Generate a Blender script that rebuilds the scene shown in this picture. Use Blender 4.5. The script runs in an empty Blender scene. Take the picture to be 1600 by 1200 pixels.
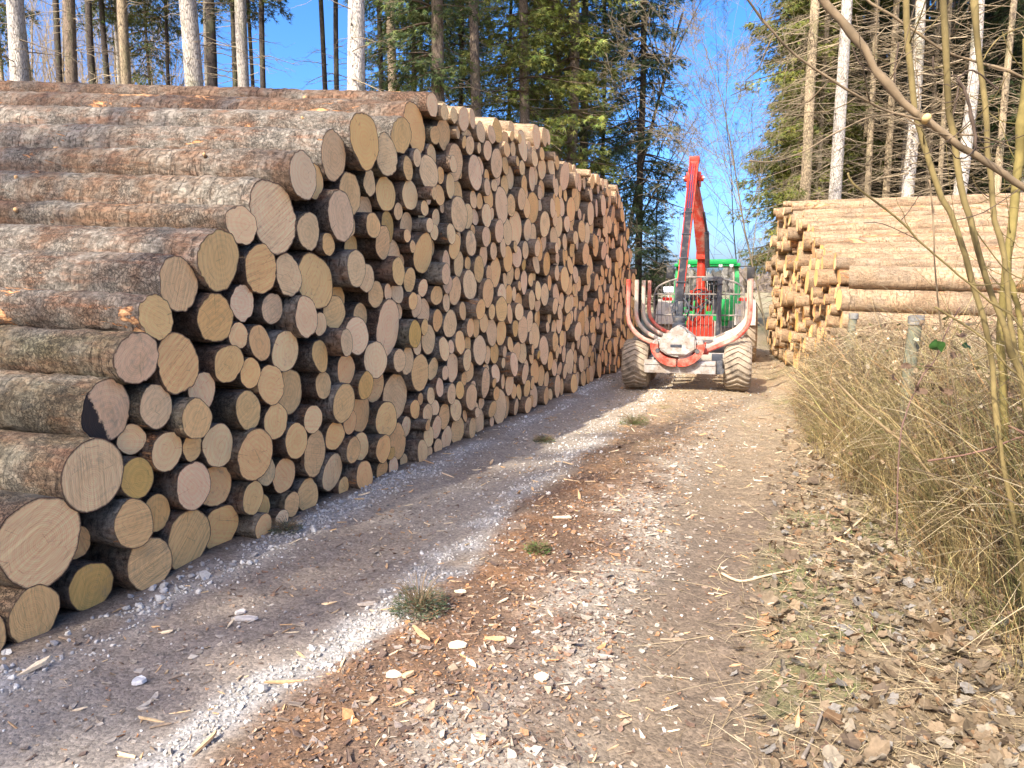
import bpy, bmesh, math, random
import numpy as np
from mathutils import Vector, Matrix
# ------------------------------------------------------------------ camera, sky, sun, exposure
scene = bpy.context.scene
col = scene.collection
R_ = math.radians
PITCH, YAW, CAMH = R_(7.27), R_(20.4), 1.6
cam_data = bpy.data.cameras.new('camera'); cam = bpy.data.objects.new('camera', cam_data); col.objects.link(cam)
cam_data.sensor_width = 36; cam_data.lens = 27.0; cam_data.clip_start = .05; cam_data.clip_end = 3000
cam.location = (0, 0, CAMH); cam.rotation_euler = (math.pi/2-PITCH, 0, YAW)
scene.camera = cam
SUN_EL, SUN_AZ = R_(41), R_(196)          # azimuth clockwise from +Y: the sun stands behind the camera, a little to the left
sdir = Vector((math.sin(SUN_AZ)*math.cos(SUN_EL), math.cos(SUN_AZ)*math.cos(SUN_EL), math.sin(SUN_EL)))
w = bpy.data.worlds.new('World'); scene.world = w; w.use_nodes = True
sky = w.node_tree.nodes.new('ShaderNodeTexSky'); sky.sky_type = 'NISHITA'; sky.sun_disc = False
sky.sun_elevation = SUN_EL; sky.sun_rotation = SUN_AZ; sky.air_density = .5; sky.dust_density = 3.2; sky.ozone_density = 2.4
bg = w.node_tree.nodes['Background']; hs_ = w.node_tree.nodes.new('ShaderNodeHueSaturation'); hs_.inputs['Saturation'].default_value = 1.35; w.node_tree.links.new(sky.outputs[0], hs_.inputs['Color']); w.node_tree.links.new(hs_.outputs[0], bg.inputs[0]); bg.inputs[1].default_value = .15
sl = bpy.data.lights.new('sun', 'SUN'); sl.energy = 2.55; sl.angle = R_(.53); sl.color = (1, .93, .82)
so = bpy.data.objects.new('sun', sl); col.objects.link(so); so.rotation_euler = sdir.to_track_quat('Z', 'Y').to_euler(); so.location = (-4, -14, 14)
scene.view_settings.view_transform = 'Standard'; scene.view_settings.look = 'None'
scene.view_settings.exposure = 1.78; scene.view_settings.gamma = 1
scene.view_settings.use_curve_mapping = False
rng = np.random.default_rng(11); random.seed(11)

# ------------------------------------------------------------------ helpers
CY, SY = math.cos(YAW), math.sin(YAW)
def ray(u, v):
    dx, dv = u-800, v-600
    fw = 1200*math.cos(PITCH)-dv*math.sin(PITCH); dn = 1200*math.sin(PITCH)+dv*math.cos(PITCH)
    return CY*dx-SY*fw, SY*dx+CY*fw, -dn, fw
def at(u, v, d):                      # point seen at photo position u,v at a horizontal distance d along the view
    x, y, z, fw = ray(u, v); s = d/fw
    return np.array((x*s, y*s, CAMH+z*s))
def onground(u, v, z=0.):
    x, y, dz, fw = ray(u, v); s = (CAMH-z)/-dz
    return np.array((x*s, y*s, z))

def hsh(i, j, k, sd):
    h = (i*374761393+j*668265263+k*2147483647+sd*1274126177) & 0xffffffff
    h = ((h ^ (h >> 13))*1274126177) & 0xffffffff
    return ((h ^ (h >> 16)) & 0xffff)/65535.
def noise3(P, sd=0):
    P = np.asarray(P, dtype=np.float64); F = np.floor(P).astype(np.int64); t = P-F; t = t*t*(3-2*t); out = 0
    for a in (0, 1):
        for b in (0, 1):
            for c in (0, 1):
                wgt = (t[..., 0] if a else 1-t[..., 0])*(t[..., 1] if b else 1-t[..., 1])*(t[..., 2] if c else 1-t[..., 2])
                out = out+wgt*hsh(F[..., 0]+a, F[..., 1]+b, F[..., 2]+c, sd)
    return out
def fbm(P, sd=0, o=3):
    P = np.asarray(P, float); s = 0; a = .5; t = 0
    for i in range(o): s = s+a*noise3(P*2**i, sd+i*7); t += a; a *= .5
    return s/t

def mesh(name, V, F, mats, attrs=None, midx=None, smooth=True):
    """V (n,3); F list of (m,k) int arrays; attrs {name: (n,3|4) colours}; midx per face array index."""
    me = bpy.data.meshes.new(name); V = np.asarray(V, np.float32)
    F = [np.asarray(f, np.int32) for f in F if len(f)]
    me.vertices.add(len(V)); me.vertices.foreach_set('co', V.ravel())
    nl = sum(f.size for f in F); nf = sum(len(f) for f in F)
    me.loops.add(nl); me.polygons.add(nf)
    me.loops.foreach_set('vertex_index', np.concatenate([f.ravel() for f in F]))
    tot = np.concatenate([np.full(len(f), f.shape[1], np.int32) for f in F])
    me.polygons.foreach_set('loop_start', np.concatenate([[0], np.cumsum(tot)[:-1]]).astype(np.int32))
    me.polygons.foreach_set('loop_total', tot)
    if midx is not None: me.polygons.foreach_set('material_index', np.asarray(midx, np.int32))
    me.polygons.foreach_set('use_smooth', np.full(nf, bool(smooth)))
    me.update(calc_edges=True)
    for k, a in (attrs or {}).items():
        a = np.asarray(a, np.float32)
        if a.ndim == 1: a = np.stack([a, a, a], 1)
        if a.shape[1] == 3: a = np.concatenate([a, np.ones((len(a), 1), np.float32)], 1)
        at_ = me.attributes.new(k, 'FLOAT_COLOR', 'POINT'); at_.data.foreach_set('color', a.ravel())
    for m in (mats if isinstance(mats, (list, tuple)) else [mats]): me.materials.append(m)
    return me
def obj(name, me, parent=None, loc=None):
    o = bpy.data.objects.new(name, me); col.objects.link(o)
    if parent is not None: o.parent = parent
    if loc is not None: o.location = loc
    return o
def tag(o, label=None, cat=None, group=None, kind=None):
    if label: o['label'] = label
    if cat: o['category'] = cat
    if group: o['group'] = group
    if kind: o['kind'] = kind
    return o
def empty(name, loc, rz=0):
    o = bpy.data.objects.new(name, None); col.objects.link(o); o.location = loc; o.rotation_euler = (0, 0, rz); return o
ORD = ['', 'first', 'second', 'third', 'fourth', 'fifth', 'sixth', 'seventh', 'eighth', 'ninth', 'tenth', 'eleventh', 'twelfth', 'thirteenth', 'fourteenth', 'fifteenth', 'sixteenth', 'seventeenth', 'eighteenth', 'nineteenth', 'twentieth']
def ordn(i):
    if i <= 20: return ORD[i]
    t = {2: 'twenty', 3: 'thirty', 4: 'forty', 5: 'fifty', 6: 'sixty'}[i//10]
    return t+'-'+ORD[i % 10] if i % 10 else t[:-1]+'ieth'

class Geo:                            # collects pieces into one mesh
    def __init__(s): s.V = []; s.F = []; s.A = []; s.M = []; s.n = 0
    def add(s, V, F, c=(1, 1, 1), m=0):
        V = np.asarray(V, float).reshape(-1, 3)
        for f in F:
            f = np.asarray(f)
            if len(f): s.F.append(f+s.n); s.M.append(np.full(len(f), m))
        c = np.asarray(c, float)
        s.A.append(np.broadcast_to(c, (len(V), 3)) if c.ndim == 1 else c); s.V.append(V); s.n += len(V)
    def mesh(s, name, mats, smooth=True):
        return mesh(name, np.concatenate(s.V), s.F, mats, {'col': np.concatenate(s.A)}, np.concatenate(s.M), smooth)

def tubes(P, R, sides=4, cap=True):   # P (m,n,3) R (m,n): m tubes at once
    P = np.asarray(P, float); R = np.asarray(R, float)
    if P.ndim == 2: P = P[None]; R = R[None]
    m, n, _ = P.shape
    T = np.gradient(P, axis=1); T /= np.linalg.norm(T, axis=2, keepdims=True)+1e-9
    D = P[:, -1]-P[:, 0]
    ref = np.where((np.abs(D[:, 2]) > .7*np.linalg.norm(D, axis=1))[:, None], np.array([1., .13, 0]), np.array([.07, .05, 1.]))[:, None]
    N = np.cross(T, ref); N /= np.linalg.norm(N, axis=2, keepdims=True)+1e-9
    B = np.cross(T, N)
    a = np.arange(sides)*2*math.pi/sides
    V = P[:, :, None]+R[:, :, None, None]*(N[:, :, None]*np.cos(a)[:, None]+B[:, :, None]*np.sin(a)[:, None])
    i = (np.arange(m)[:, None, None]*n+np.arange(n-1)[None, :, None])*sides
    j = np.arange(sides)[None, None]; k = (j+1) % sides
    F = np.stack([i+j, i+k, i+sides+k, i+sides+j], -1).reshape(-1, 4)
    Fs = [F]
    if cap:
        b = np.arange(m)[:, None]*n*sides
        Fs.append((b+np.arange(sides)[::-1]).reshape(-1, sides)); Fs.append((b+(n-1)*sides+np.arange(sides)).reshape(-1, sides))
    return V.reshape(-1, 3), Fs
def ribbons(P, W, side):              # P (m,n,3), W (m,n), side (m,3): thin blades
    m, n, _ = P.shape
    o = side[:, None]*W[..., None]*.5
    V = np.stack([P-o, P+o], 2).reshape(-1, 3)
    i = (np.arange(m)[:, None]*n+np.arange(n-1)[None])*2; i = i.reshape(-1)
    return V, [np.stack([i, i+1, i+3, i+2], 1)]
def rotm(rz, rx, ry):                 # (m,3,3)
    cz, sz, cx, sx, cy, sy = np.cos(rz), np.sin(rz), np.cos(rx), np.sin(rx), np.cos(ry), np.sin(ry); o = np.zeros_like(cz); l = o+1
    Z = np.stack([cz, -sz, o, sz, cz, o, o, o, l], -1).reshape(-1, 3, 3)
    X = np.stack([l, o, o, o, cx, -sx, o, sx, cx], -1).reshape(-1, 3, 3)
    Y = np.stack([cy, o, sy, o, l, o, -sy, o, cy], -1).reshape(-1, 3, 3)
    return Z@X@Y
def scatter(g, tpls, pos, rz, rx, ry, sc, colr, m=0):   # copies of small template shapes into ONE stuff mesh
    n = len(pos); which = rng.integers(len(tpls), size=n); Rm = rotm(rz, rx, ry)
    for t, (TV, TF) in enumerate(tpls):
        I = np.where(which == t)[0]
        if not len(I): continue
        V = np.einsum('nij,nkj->nki', Rm[I], TV[None]*sc[I][:, None])+pos[I][:, None]
        F = [(np.arange(len(I))[:, None, None]*len(TV)+f[None]).reshape(-1, f.shape[1]) for f in TF]
        g.add(V, F, np.repeat(colr[I], len(TV), 0), m)

# --- bmesh helpers for machinery
def bm_box(bm, c, s, rot=None, bev=.0):
    r = bmesh.ops.create_cube(bm, size=1); vs = r['verts']
    bmesh.ops.scale(bm, vec=s, verts=vs)
    if bev:
        es = list({e for v in vs for e in v.link_edges})
        r2 = bmesh.ops.bevel(bm, geom=es, offset=bev, segments=2, affect='EDGES', profile=.6); vs = list({v for f in r2['faces'] for v in f.verts} | {v for v in vs if v.is_valid})
    if rot is not None: bmesh.ops.rotate(bm, matrix=rot, verts=vs, cent=(0, 0, 0))
    bmesh.ops.translate(bm, vec=c, verts=vs); return vs
def bm_arr(bm, V, F):
    vs = [bm.verts.new(tuple(v)) for v in V]
    for f in F:
        for q in f:
            try: bm.faces.new([vs[i] for i in q])
            except ValueError: pass
def bm_tube(bm, pts, r, sides=10, smooth_n=0):
    P = np.array(pts, float)
    if smooth_n: P = spline(P, smooth_n)
    rr = np.full(len(P), r) if np.isscalar(r) else np.interp(np.linspace(0, 1, len(P)), np.linspace(0, 1, len(r)), r)
    V, F = tubes(P, rr, sides); bm_arr(bm, V, F)
def bm_cyl(bm, a, b, r, sides=20): bm_tube(bm, [a, b], r, sides)
def bm_lathe(bm, prof, c, axis='x', seg=48):   # prof: (axial, radius)
    P = np.array(prof, float); a = np.arange(seg)*2*math.pi/seg; n = len(P)
    V = np.zeros((n, seg, 3)); V[..., 0] = P[:, 0:1]; V[..., 1] = P[:, 1:2]*np.cos(a); V[..., 2] = P[:, 1:2]*np.sin(a)
    if axis == 'y': V = V[..., [1, 0, 2]]
    if axis == 'z': V = V[..., [1, 2, 0]]
    V = V.reshape(-1, 3)+np.array(c)
    F = [[(i*seg+j, i*seg+(j+1) % seg, (i+1)*seg+(j+1) % seg, (i+1)*seg+j) for i in range(n-1) for j in range(seg)]]
    bm_arr(bm, V, F)
def spline(P, n):
    P = np.asarray(P, float); m = len(P); t = np.linspace(0, m-1, n); out = []
    for u in t:
        i = min(int(u), m-2); f = u-i
        a, b, c, d = P[max(i-1, 0)], P[i], P[i+1], P[min(i+2, m-1)]
        out.append(.5*((2*b)+(-a+c)*f+(2*a-5*b+4*c-d)*f*f+(-a+3*b-3*c+d)*f**3))
    return np.array(out)
def bm_plate(bm, outline, y0, y1):       # outline in x,z extruded along y
    a = [bm.verts.new((x, y0, z)) for x, z in outline]; b = [bm.verts.new((x, y1, z)) for x, z in outline]; n = len(a)
    bm.faces.new(a); bm.faces.new(b[::-1])
    for i in range(n): bm.faces.new((a[i], b[i], b[(i+1) % n], a[(i+1) % n]))
def part(name, bm, mat, parent, angle=40, loc=None):
    bmesh.ops.recalc_face_normals(bm, faces=bm.faces)
    me = bpy.data.meshes.new(name); bm.to_mesh(me); bm.free(); me.materials.append(mat)
    me.polygons.foreach_set('use_smooth', [True]*len(me.polygons))
    try: me.set_sharp_from_angle(angle=R_(angle))
    except Exception: pass
    return obj(name, me, parent, loc)
BM = bmesh.new

# ------------------------------------------------------------------ materials
class NT:
    def __init__(s, name, rough=.8):
        s.m = bpy.data.materials.new(name); s.m.use_nodes = True; s.t = s.m.node_tree
        s.b = s.t.nodes['Principled BSDF']; s.b.inputs['Roughness'].default_value = rough
        s.b.inputs['Specular IOR Level'].default_value = .25
    def set(s, i, v):
        if isinstance(v, bpy.types.NodeSocket): s.t.links.new(v, i)
        elif isinstance(v, tuple) and len(v) == 3 and i.type == 'RGBA': i.default_value = (*v, 1)
        else: i.default_value = v
    def n(s, typ, out=0, ins=None, **kw):
        nd = s.t.nodes.new('ShaderNode'+typ)
        for k, v in kw.items(): setattr(nd, k, v)
        for k, v in (ins or {}).items(): s.set(nd.inputs[k], v)
        return nd.outputs[out]
    def attr(s, nm, out='Color'): return s.n('Attribute', out, attribute_name=nm)
    def noise(s, vec, sc, det=4, rough=.55, out='Fac', dist=0): return s.n('TexNoise', out, {'Vector': vec, 'Scale': sc, 'Detail': det, 'Roughness': rough, 'Distortion': dist})
    def ramp(s, f, pts):
        nd = s.t.nodes.new('ShaderNodeValToRGB'); s.t.links.new(f, nd.inputs[0]); e = nd.color_ramp.elements
        while len(e) < len(pts): e.new(.5)
        for q, (p, c) in zip(e, pts): q.position = p; q.color = (*c, 1) if isinstance(c, tuple) else (c, c, c, 1)
        return nd.outputs[0]
    def mix(s, f, a, b, mode='MIX'):
        nd = s.t.nodes.new('ShaderNodeMix'); nd.data_type = 'RGBA'; nd.blend_type = mode
        s.set(nd.inputs[0], f); s.set(nd.inputs[6], a); s.set(nd.inputs[7], b); return nd.outputs[2]
    def math(s, op, a, b=0., c=None):
        nd = s.t.nodes.new('ShaderNodeMath'); nd.operation = op; s.set(nd.inputs[0], a); s.set(nd.inputs[1], b)
        if c is not None: s.set(nd.inputs[2], c)
        return nd.outputs[0]
    def mapping(s, vec, scale): return s.n('Mapping', 0, {'Vector': vec, 'Scale': scale})
    def sep(s, c): 
        nd = s.t.nodes.new('ShaderNodeSeparateColor'); s.set(nd.inputs[0], c); return nd.outputs
    def bump(s, h, st, dist, prev=None):
        i = {'Height': h, 'Strength': st, 'Distance': dist}
        if prev is not None: i['Normal'] = prev
        return s.n('Bump', 0, i)
    def done(s, color=None, rough=None, normal=None):
        if color is not None: s.set(s.b.inputs['Base Color'], color)
        if rough is not None: s.set(s.b.inputs['Roughness'], rough)
        if normal is not None: s.set(s.b.inputs['Normal'], normal)
        return s.m
def mat_log_bark():
    t = NT('log_bark', .92); lp = t.attr('lp', 'Vector'); lc = t.sep(t.attr('lc'))
    n1 = t.noise(lp, 3.5, 5, .65); n2 = t.noise(lp, 60, 4, .7); n3 = t.noise(t.mapping(lp, (.4, 1.2, 1.2)), 3.1, 4); n5 = t.noise(lp, 1.7, 4, .6)
    A = t.noise(t.mapping(lp, (40, 11, 11)), 1., 4, .65, dist=.5); B = t.noise(t.mapping(lp, (20, 34, 34)), 1., 6, .75, dist=.3); C_ = t.noise(t.mapping(lp, (2.2, 20, 20)), 1., 5, .7)
    wob = t.n('VectorMath', 0, {0: t.mapping(lp, (1.2, 1, 1)), 1: t.n('VectorMath', 0, {0: t.noise(lp, 12, 4, .7, out='Color'), 'Scale': .09}, operation='SCALE')}, operation='ADD')
    vor = t.n('TexVoronoi', 'Distance', {'Vector': wob, 'Scale': 34.}, feature='DISTANCE_TO_EDGE')
    crA = t.ramp(A, [(.36, .30), (.47, 1.)]); crV = t.ramp(vor, [(0, .35), (.10, 1.)])
    mA = t.ramp(n5, [(.42, 0.), (.58, 1.)])
    crack = t.mix(mA, crV, crA); crack = t.math('MULTIPLY', t.sep(crack)[0], t.ramp(B, [(.30, .45), (.52, 1.)]))
    gray = t.mix(B, (.12, .10, .075), (.42, .365, .29)); red = t.mix(B, (.095, .058, .036), (.30, .19, .12))
    f = t.math('ADD', t.math('MULTIPLY', t.math('SUBTRACT', n1, .5), 4.2), lc[0])
    base = t.mix(t.n('Clamp', 0, {0: f}), red, gray)
    base = t.mix(t.math('MULTIPLY', t.ramp(C_, [(.50, 0.), (.62, .8)]), t.ramp(n1, [(.35, .9), (.6, .15)])), base, t.mix(B, (.15, .07, .04), (.40, .195, .105)))
    base = t.mix(t.math('MULTIPLY', t.attr('lc', 'Alpha'), t.ramp(n1, [(.3, 1.), (.7, .65)])), base, t.mix(C_, (.46, .27, .135), (.88, .64, .38)))
    green = t.n('Clamp', 0, {0: t.math('MULTIPLY', t.ramp(n3, [(.36, 0.), (.56, 1.2)]), lc[1])})
    base = t.mix(green, base, t.mix(B, (.04, .042, .022), (.22, .20, .105)))
    dk = t.ramp(n5, [(.25, .62), (.5, 1.), (.75, 1.15)])
    kk = t.math('MULTIPLY', crack, t.sep(dk)[0]); kk = t.n('CombineColor', 0, {0: kk, 1: kk, 2: kk})
    base = t.mix(t.math('SUBTRACT', 1., t.math('MULTIPLY', t.attr('lc', 'Alpha'), .35)), base, t.mix(1., base, kk, 'MULTIPLY'))
    pn = t.noise(t.mapping(lp, (.30, 1.1, 1.1)), 4.6, 6, .72, dist=.9)
    pf = t.math('ADD', pn, lc[2])
    pe = t.ramp(pf, [(.655, 0.), (.668, 1.)]); inner = t.ramp(pf, [(.66, 0.), (.73, 1.)])
    wood = t.mix(inner, (.26, .105, .045), t.mix(t.noise(t.mapping(lp, (.15, 2, 2)), 26, 4), (.46, .22, .08), (.78, .52, .27)))
    base = t.mix(pe, base, wood)
    h = t.math('ADD', t.math('MULTIPLY', crack, 1.), t.math('MULTIPLY', B, 1.1)); h = t.math('ADD', h, t.math('MULTIPLY', n1, 1.2))
    h = t.math('MULTIPLY', h, t.math('SUBTRACT', 1., t.math('MULTIPLY', pe, .7)))
    return t.done(base, normal=t.bump(h, .85, .016))
def mat_cut():
    t = NT('cut_wood', .85); lp = t.attr('lp', 'Vector'); cc = t.attr('lc'); rr = t.sep(t.attr('rn'))  # rn: r = radius/outer, g = saw strength, b = random
    xyz = t.n('SeparateXYZ', 0, {0: lp}); nd = xyz.node
    wl = t.n('VectorMath', 'Value', {0: t.n('CombineXYZ', 0, {1: nd.outputs[1], 2: nd.outputs[2]})}, operation='LENGTH')
    wv = t.noise(lp, 7, 3)
    ring = t.math('SINE', t.math('ADD', t.math('MULTIPLY', wl, 620.), t.math('MULTIPLY', wv, 12.)))
    ring2 = t.math('SINE', t.math('ADD', t.math('MULTIPLY', wl, 190.), t.math('MULTIPLY', wv, 9.)))
    saw = t.noise(t.n('Mapping', 0, {'Vector': lp, 'Scale': (1, 2.2, 75)}), 1.3, 3, .7, dist=.25)
    blotch = t.noise(lp, 6, 4, .6)
    v = t.math('ADD', .93, t.math('MULTIPLY', ring, .035)); v = t.math('ADD', v, t.math('MULTIPLY', ring2, .05))
    sw = t.math('MULTIPLY', t.math('SUBTRACT', t.ramp(saw, [(.3, 0.), (.7, 1.)]), .5), rr[1])
    v = t.math('ADD', v, t.math('MULTIPLY', sw, .55)); v = t.math('ADD', v, t.math('MULTIPLY', blotch, .32))
    c = t.mix(1., cc, t.n('CombineColor', 0, {0: v, 1: v, 2: v}), 'MULTIPLY')
    c = t.mix(t.ramp(t.math('ADD', blotch, t.math('MULTIPLY', rr[2], .25)), [(.60, 0.), (.9, .4)]), c, (.34, .19, .085))
    c = t.mix(t.ramp(t.math('ADD', rr[0], t.math('MULTIPLY', wv, .5)), [(.45, .12), (.8, 0.)]), c, t.mix(1., c, (.80, .66, .52), 'MULTIPLY'))
    crk = t.n('TexVoronoi', 'Distance', {'Vector': t.n('Mapping', 0, {'Vector': lp, 'Scale': (1, 3, 11)}), 'Scale': 1.6}, feature='DISTANCE_TO_EDGE')
    c = t.mix(t.math('MULTIPLY', t.ramp(crk, [(0, 1.), (.012, 0.)]), .35), c, (.10, .055, .03))
    un = t.n('VectorMath', 0, {0: t.n('CombineXYZ', 0, {1: nd.outputs[1], 2: nd.outputs[2]})}, operation='NORMALIZE')
    rad = t.noise(t.n('VectorMath', 0, {0: t.n('VectorMath', 0, {0: un, 'Scale': 5.5}, operation='SCALE'), 1: t.n('CombineXYZ', 0, {0: nd.outputs[0]})}, operation='ADD'), 1., 2, .5)
    rc = t.math('MULTIPLY', t.ramp(t.math('ABSOLUTE', t.math('SUBTRACT', rad, .5)), [(0, 1.), (.008, 0.)]), t.ramp(t.noise(lp, 11, 2), [(.5, 0.), (.6, 1.)]))
    c = t.mix(t.math('MULTIPLY', rc, .6), c, (.16, .09, .045))
    dirt = t.ramp(t.math('ADD', t.noise(lp, 9, 5, .75), t.math('MULTIPLY', rr[2], .12)), [(.63, 0.), (.80, .45)]); c = t.mix(dirt, c, (.30, .23, .17))
    rim = t.ramp(t.math('ADD', rr[0], t.math('MULTIPLY', t.math('SUBTRACT', t.noise(lp, 42, 5, .75), .5), .065)), [(.94, 0.), (.955, .4), (.97, .5), (.98, 1.)])
    c = t.mix(rim, c, (.13, .075, .045))
    st = t.attr('stain'); c = t.mix(t.ramp(t.math('ADD', st, t.math('MULTIPLY', t.noise(lp, 38, 4, .7), .55)), [(.62, 0.), (.72, .96)]), c, (.022, .021, .022))
    h = t.math('ADD', t.math('MULTIPLY', sw, 1.), t.math('MULTIPLY', ring, .12))
    return t.done(c, normal=t.bump(h, .55, .004))
def mat_tree_bark():
    t = NT('tree_bark', .9); co = t.n('TexCoord', 'Object'); oi = t.n('ObjectInfo', 'Color')
    v = t.n('TexVoronoi', 'Distance', {'Vector': t.mapping(co, (1, 1, .45)), 'Scale': 16.}, feature='DISTANCE_TO_EDGE')
    cr = t.ramp(v, [(0, .35), (.12, .9), (.4, 1.)]); n = t.noise(co, 3.5, 5, .65); n2 = t.noise(t.mapping(co, (1, 1, 1.8)), 14, 3, .7)
    k = t.math('MULTIPLY', cr, t.math('ADD', .45, n)); k = t.math('MULTIPLY', k, t.math('ADD', .35, t.math('MULTIPLY', t.ramp(n2, [(.3, 0.), (.45, 1.)]), .8)))
    c = t.mix(1., oi, t.n('CombineColor', 0, {0: k, 1: k, 2: k}), 'MULTIPLY')
    c = t.mix(t.ramp(t.noise(co, 1.1, 4), [(.52, 0.), (.66, .45)]), c, (.14, .15, .06))
    return t.done(c, normal=t.bump(k, .6, .03))
def mat_col(name, rough=.75, var=.35, sc=30, transl=0, spec=.2):
    t = NT(name, rough); c = t.attr('col'); co = t.n('TexCoord', 'Object'); n = t.noise(co, sc, 3)
    k = t.math('ADD', 1-var/2, t.math('MULTIPLY', t.math('SUBTRACT', n, .25), var*2))
    c2 = t.mix(1., c, t.n('CombineColor', 0, {0: k, 1: k, 2: k}), 'MULTIPLY'); t.done(c2); t.b.inputs['Specular IOR Level'].default_value = spec
    if transl:
        tr = t.n('BsdfTranslucent', 0, {'Color': c2}); mx = t.n('MixShader', 0, {0: transl, 1: t.b.outputs[0], 2: tr})
        t.t.links.new(mx, t.t.nodes['Material Output'].inputs[0])
    return t.m
def mat_paint(name, c, rough=.5, dust=.35, dcol=(.42, .34, .25), metal=0., sc=7, wear=0.):
    t = NT(name, rough); co = t.n('TexCoord', 'Object'); n = t.noise(co, sc, 5, .68); n2 = t.noise(co, sc*9, 3, .6)
    f = t.ramp(t.math('ADD', n, t.math('MULTIPLY', t.math('SUBTRACT', n2, .5), .25)), [(.60-dust*.45, 0.), (.78-dust*.3, min(1., dust*1.6))])
    cc = t.mix(f, c, dcol)
    if wear: cc = t.mix(t.ramp(t.noise(co, 19, 5, .7), [(.56, 0.), (.60, wear)]), cc, (.16, .085, .05))
    t.b.inputs['Metallic'].default_value = metal
    return t.done(cc, t.math('ADD', rough, t.math('MULTIPLY', f, .35)), t.bump(n2, .15, .004))
def mat_ground():
    t = NT('track_soil', .95); c = t.attr('col'); co = t.n('TexCoord', 'Object')
    n = t.noise(co, 38, 6, .72); n2 = t.noise(co, 9, 4, .6); vo = t.n('TexVoronoi', 'Color', {'Vector': co, 'Scale': 70.}); vs = t.sep(vo)
    vd = t.n('TexVoronoi', 'Distance', {'Vector': co, 'Scale': 70.})
    k = t.math('ADD', .30, t.math('MULTIPLY', n, .95)); k = t.math('MULTIPLY', k, t.math('ADD', .72, t.math('MULTIPLY', vs[0], .55)))
    k = t.math('MULTIPLY', k, t.math('ADD', .70, t.math('MULTIPLY', n2, .6)))
    cc = t.mix(1., c, t.n('CombineColor', 0, {0: k, 1: k, 2: k}), 'MULTIPLY')
    h = t.math('ADD', t.math('ADD', n, t.math('MULTIPLY', n2, 2.)), t.math('MULTIPLY', vd, -.4))
    return t.done(cc, normal=t.bump(h, .6, .014))
M_BARK, M_CUT, M_TBARK, M_GROUND = mat_log_bark(), mat_cut(), mat_tree_bark(), mat_ground()
M_FOL = mat_col('spruce_needles', .7, .5, 3, .25); M_TWIG = mat_col('twig_bark', .85, .5, 20); M_BLADE = mat_col('dry_stalk', .7, .4, 12, .06); M_LEAF = mat_col('dead_leaf', .75, .6, 40, .15)
M_STONE = mat_col('limestone', .9, .4, 90); M_CHIP = mat_col('bark_chip', .9, .5, 60); M_GLEAF = mat_col('green_leaf', .45, .3, 30, .2)
# ------------------------------------------------------------------ ground
def gz(x, y):
    x = np.asarray(x, float); y = np.asarray(y, float)
    g = lambda c, s: np.exp(-((x-c)/s)**2)
    near = np.clip((60-np.hypot(x, y))/50, 0, 1)
    z = -.035*g(-2.45, .38)-.045*g(-.45, .34)+.03*g(-1.35, .45)+.05*np.clip((x-.1)/.8, 0, 1)+.04*np.clip((-2.95-x)/.4, 0, 1)*0
    P = np.stack([x*1.6, y*1.1, x*0], -1)
    z = z+.05*(fbm(P, 3, 3)-.5)+.018*(fbm(P*7, 9, 2)-.5)
    tread = np.sin(y*2*np.pi/.17+np.abs(x+.42)*9)*.009*np.exp(-((x+.42)/.28)**6)*np.clip(noise3(P*.8, 4)*3-1, 0, 1)
    tread2 = np.sin(y*2*np.pi/.15+np.abs(x+2.4)*8)*.004*np.exp(-((x+2.4)/.25)**6)*np.clip(noise3(P*.8+9, 4)*3-1, 0, 1)
    far = 3.5*fbm(np.stack([x*.012, y*.012, x*0], -1), 21, 2)-2.2
    return z*near+tread+tread2+np.clip((np.hypot(x, y)-45)/120, 0, 1)*far
def zones(x, y):
    P = np.stack([x, y, x*0], -1); n1 = fbm(P*1.3, 5, 3)-.5; n2 = fbm(P*5, 6, 3)-.5; n3 = fbm(P*16, 7, 2)-.5; n4 = fbm(P*.6+40, 8, 2)-.5
    xx = x+n1*.35+n2*.22+n3*.06
    st = lambda a, b, v: np.clip((v-a)/(b-a), 0, 1)
    m = {}
    m['left'] = st(-3.4, -3.0, xx)*(1-st(-2.1, -1.9, xx))
    m['gravel'] = np.clip(np.exp(-((xx+1.90)/.12)**2)*(.85+n2*2.6+n4*1.5)*np.clip(1.2-y*.05, .25, 1)+np.exp(-((xx+3.0)/.13)**2)*(.8+n1*2.5+n2), 0, 1)
    m['gravel'] = np.clip(m['gravel']+.30*np.clip((y-4)/4, 0, 1)*np.exp(-((xx+2.15)/.28)**2), 0, 1)
    m['mid'] = st(-1.85, -1.7, xx)*(1-st(-1.05, -.6, xx))
    m['flat'] = np.clip(np.exp(-((xx+.93)/.26)**2)*(.65+n2*2.2+n4*1.6), 0, 1)*np.clip(1.3-y*.05, .3, 1)
    m['right'] = st(-1.0, -.7, xx)*(1-st(-.1, .08, xx))
    m['litter'] = st(-.12, .12, xx)
    m['green'] = np.clip((n4+n2*.8-.10)*5, 0, 1)*(m['litter']*.75*(1-st(1.2, 2, x))+.5*st(5.5, 9, y)*np.exp(-((xx+1.2)/.5)**2)+.5*st(7, 12, y)*st(-1.4, -.2, x))
    return m, n1, n2, n3, n4
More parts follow.
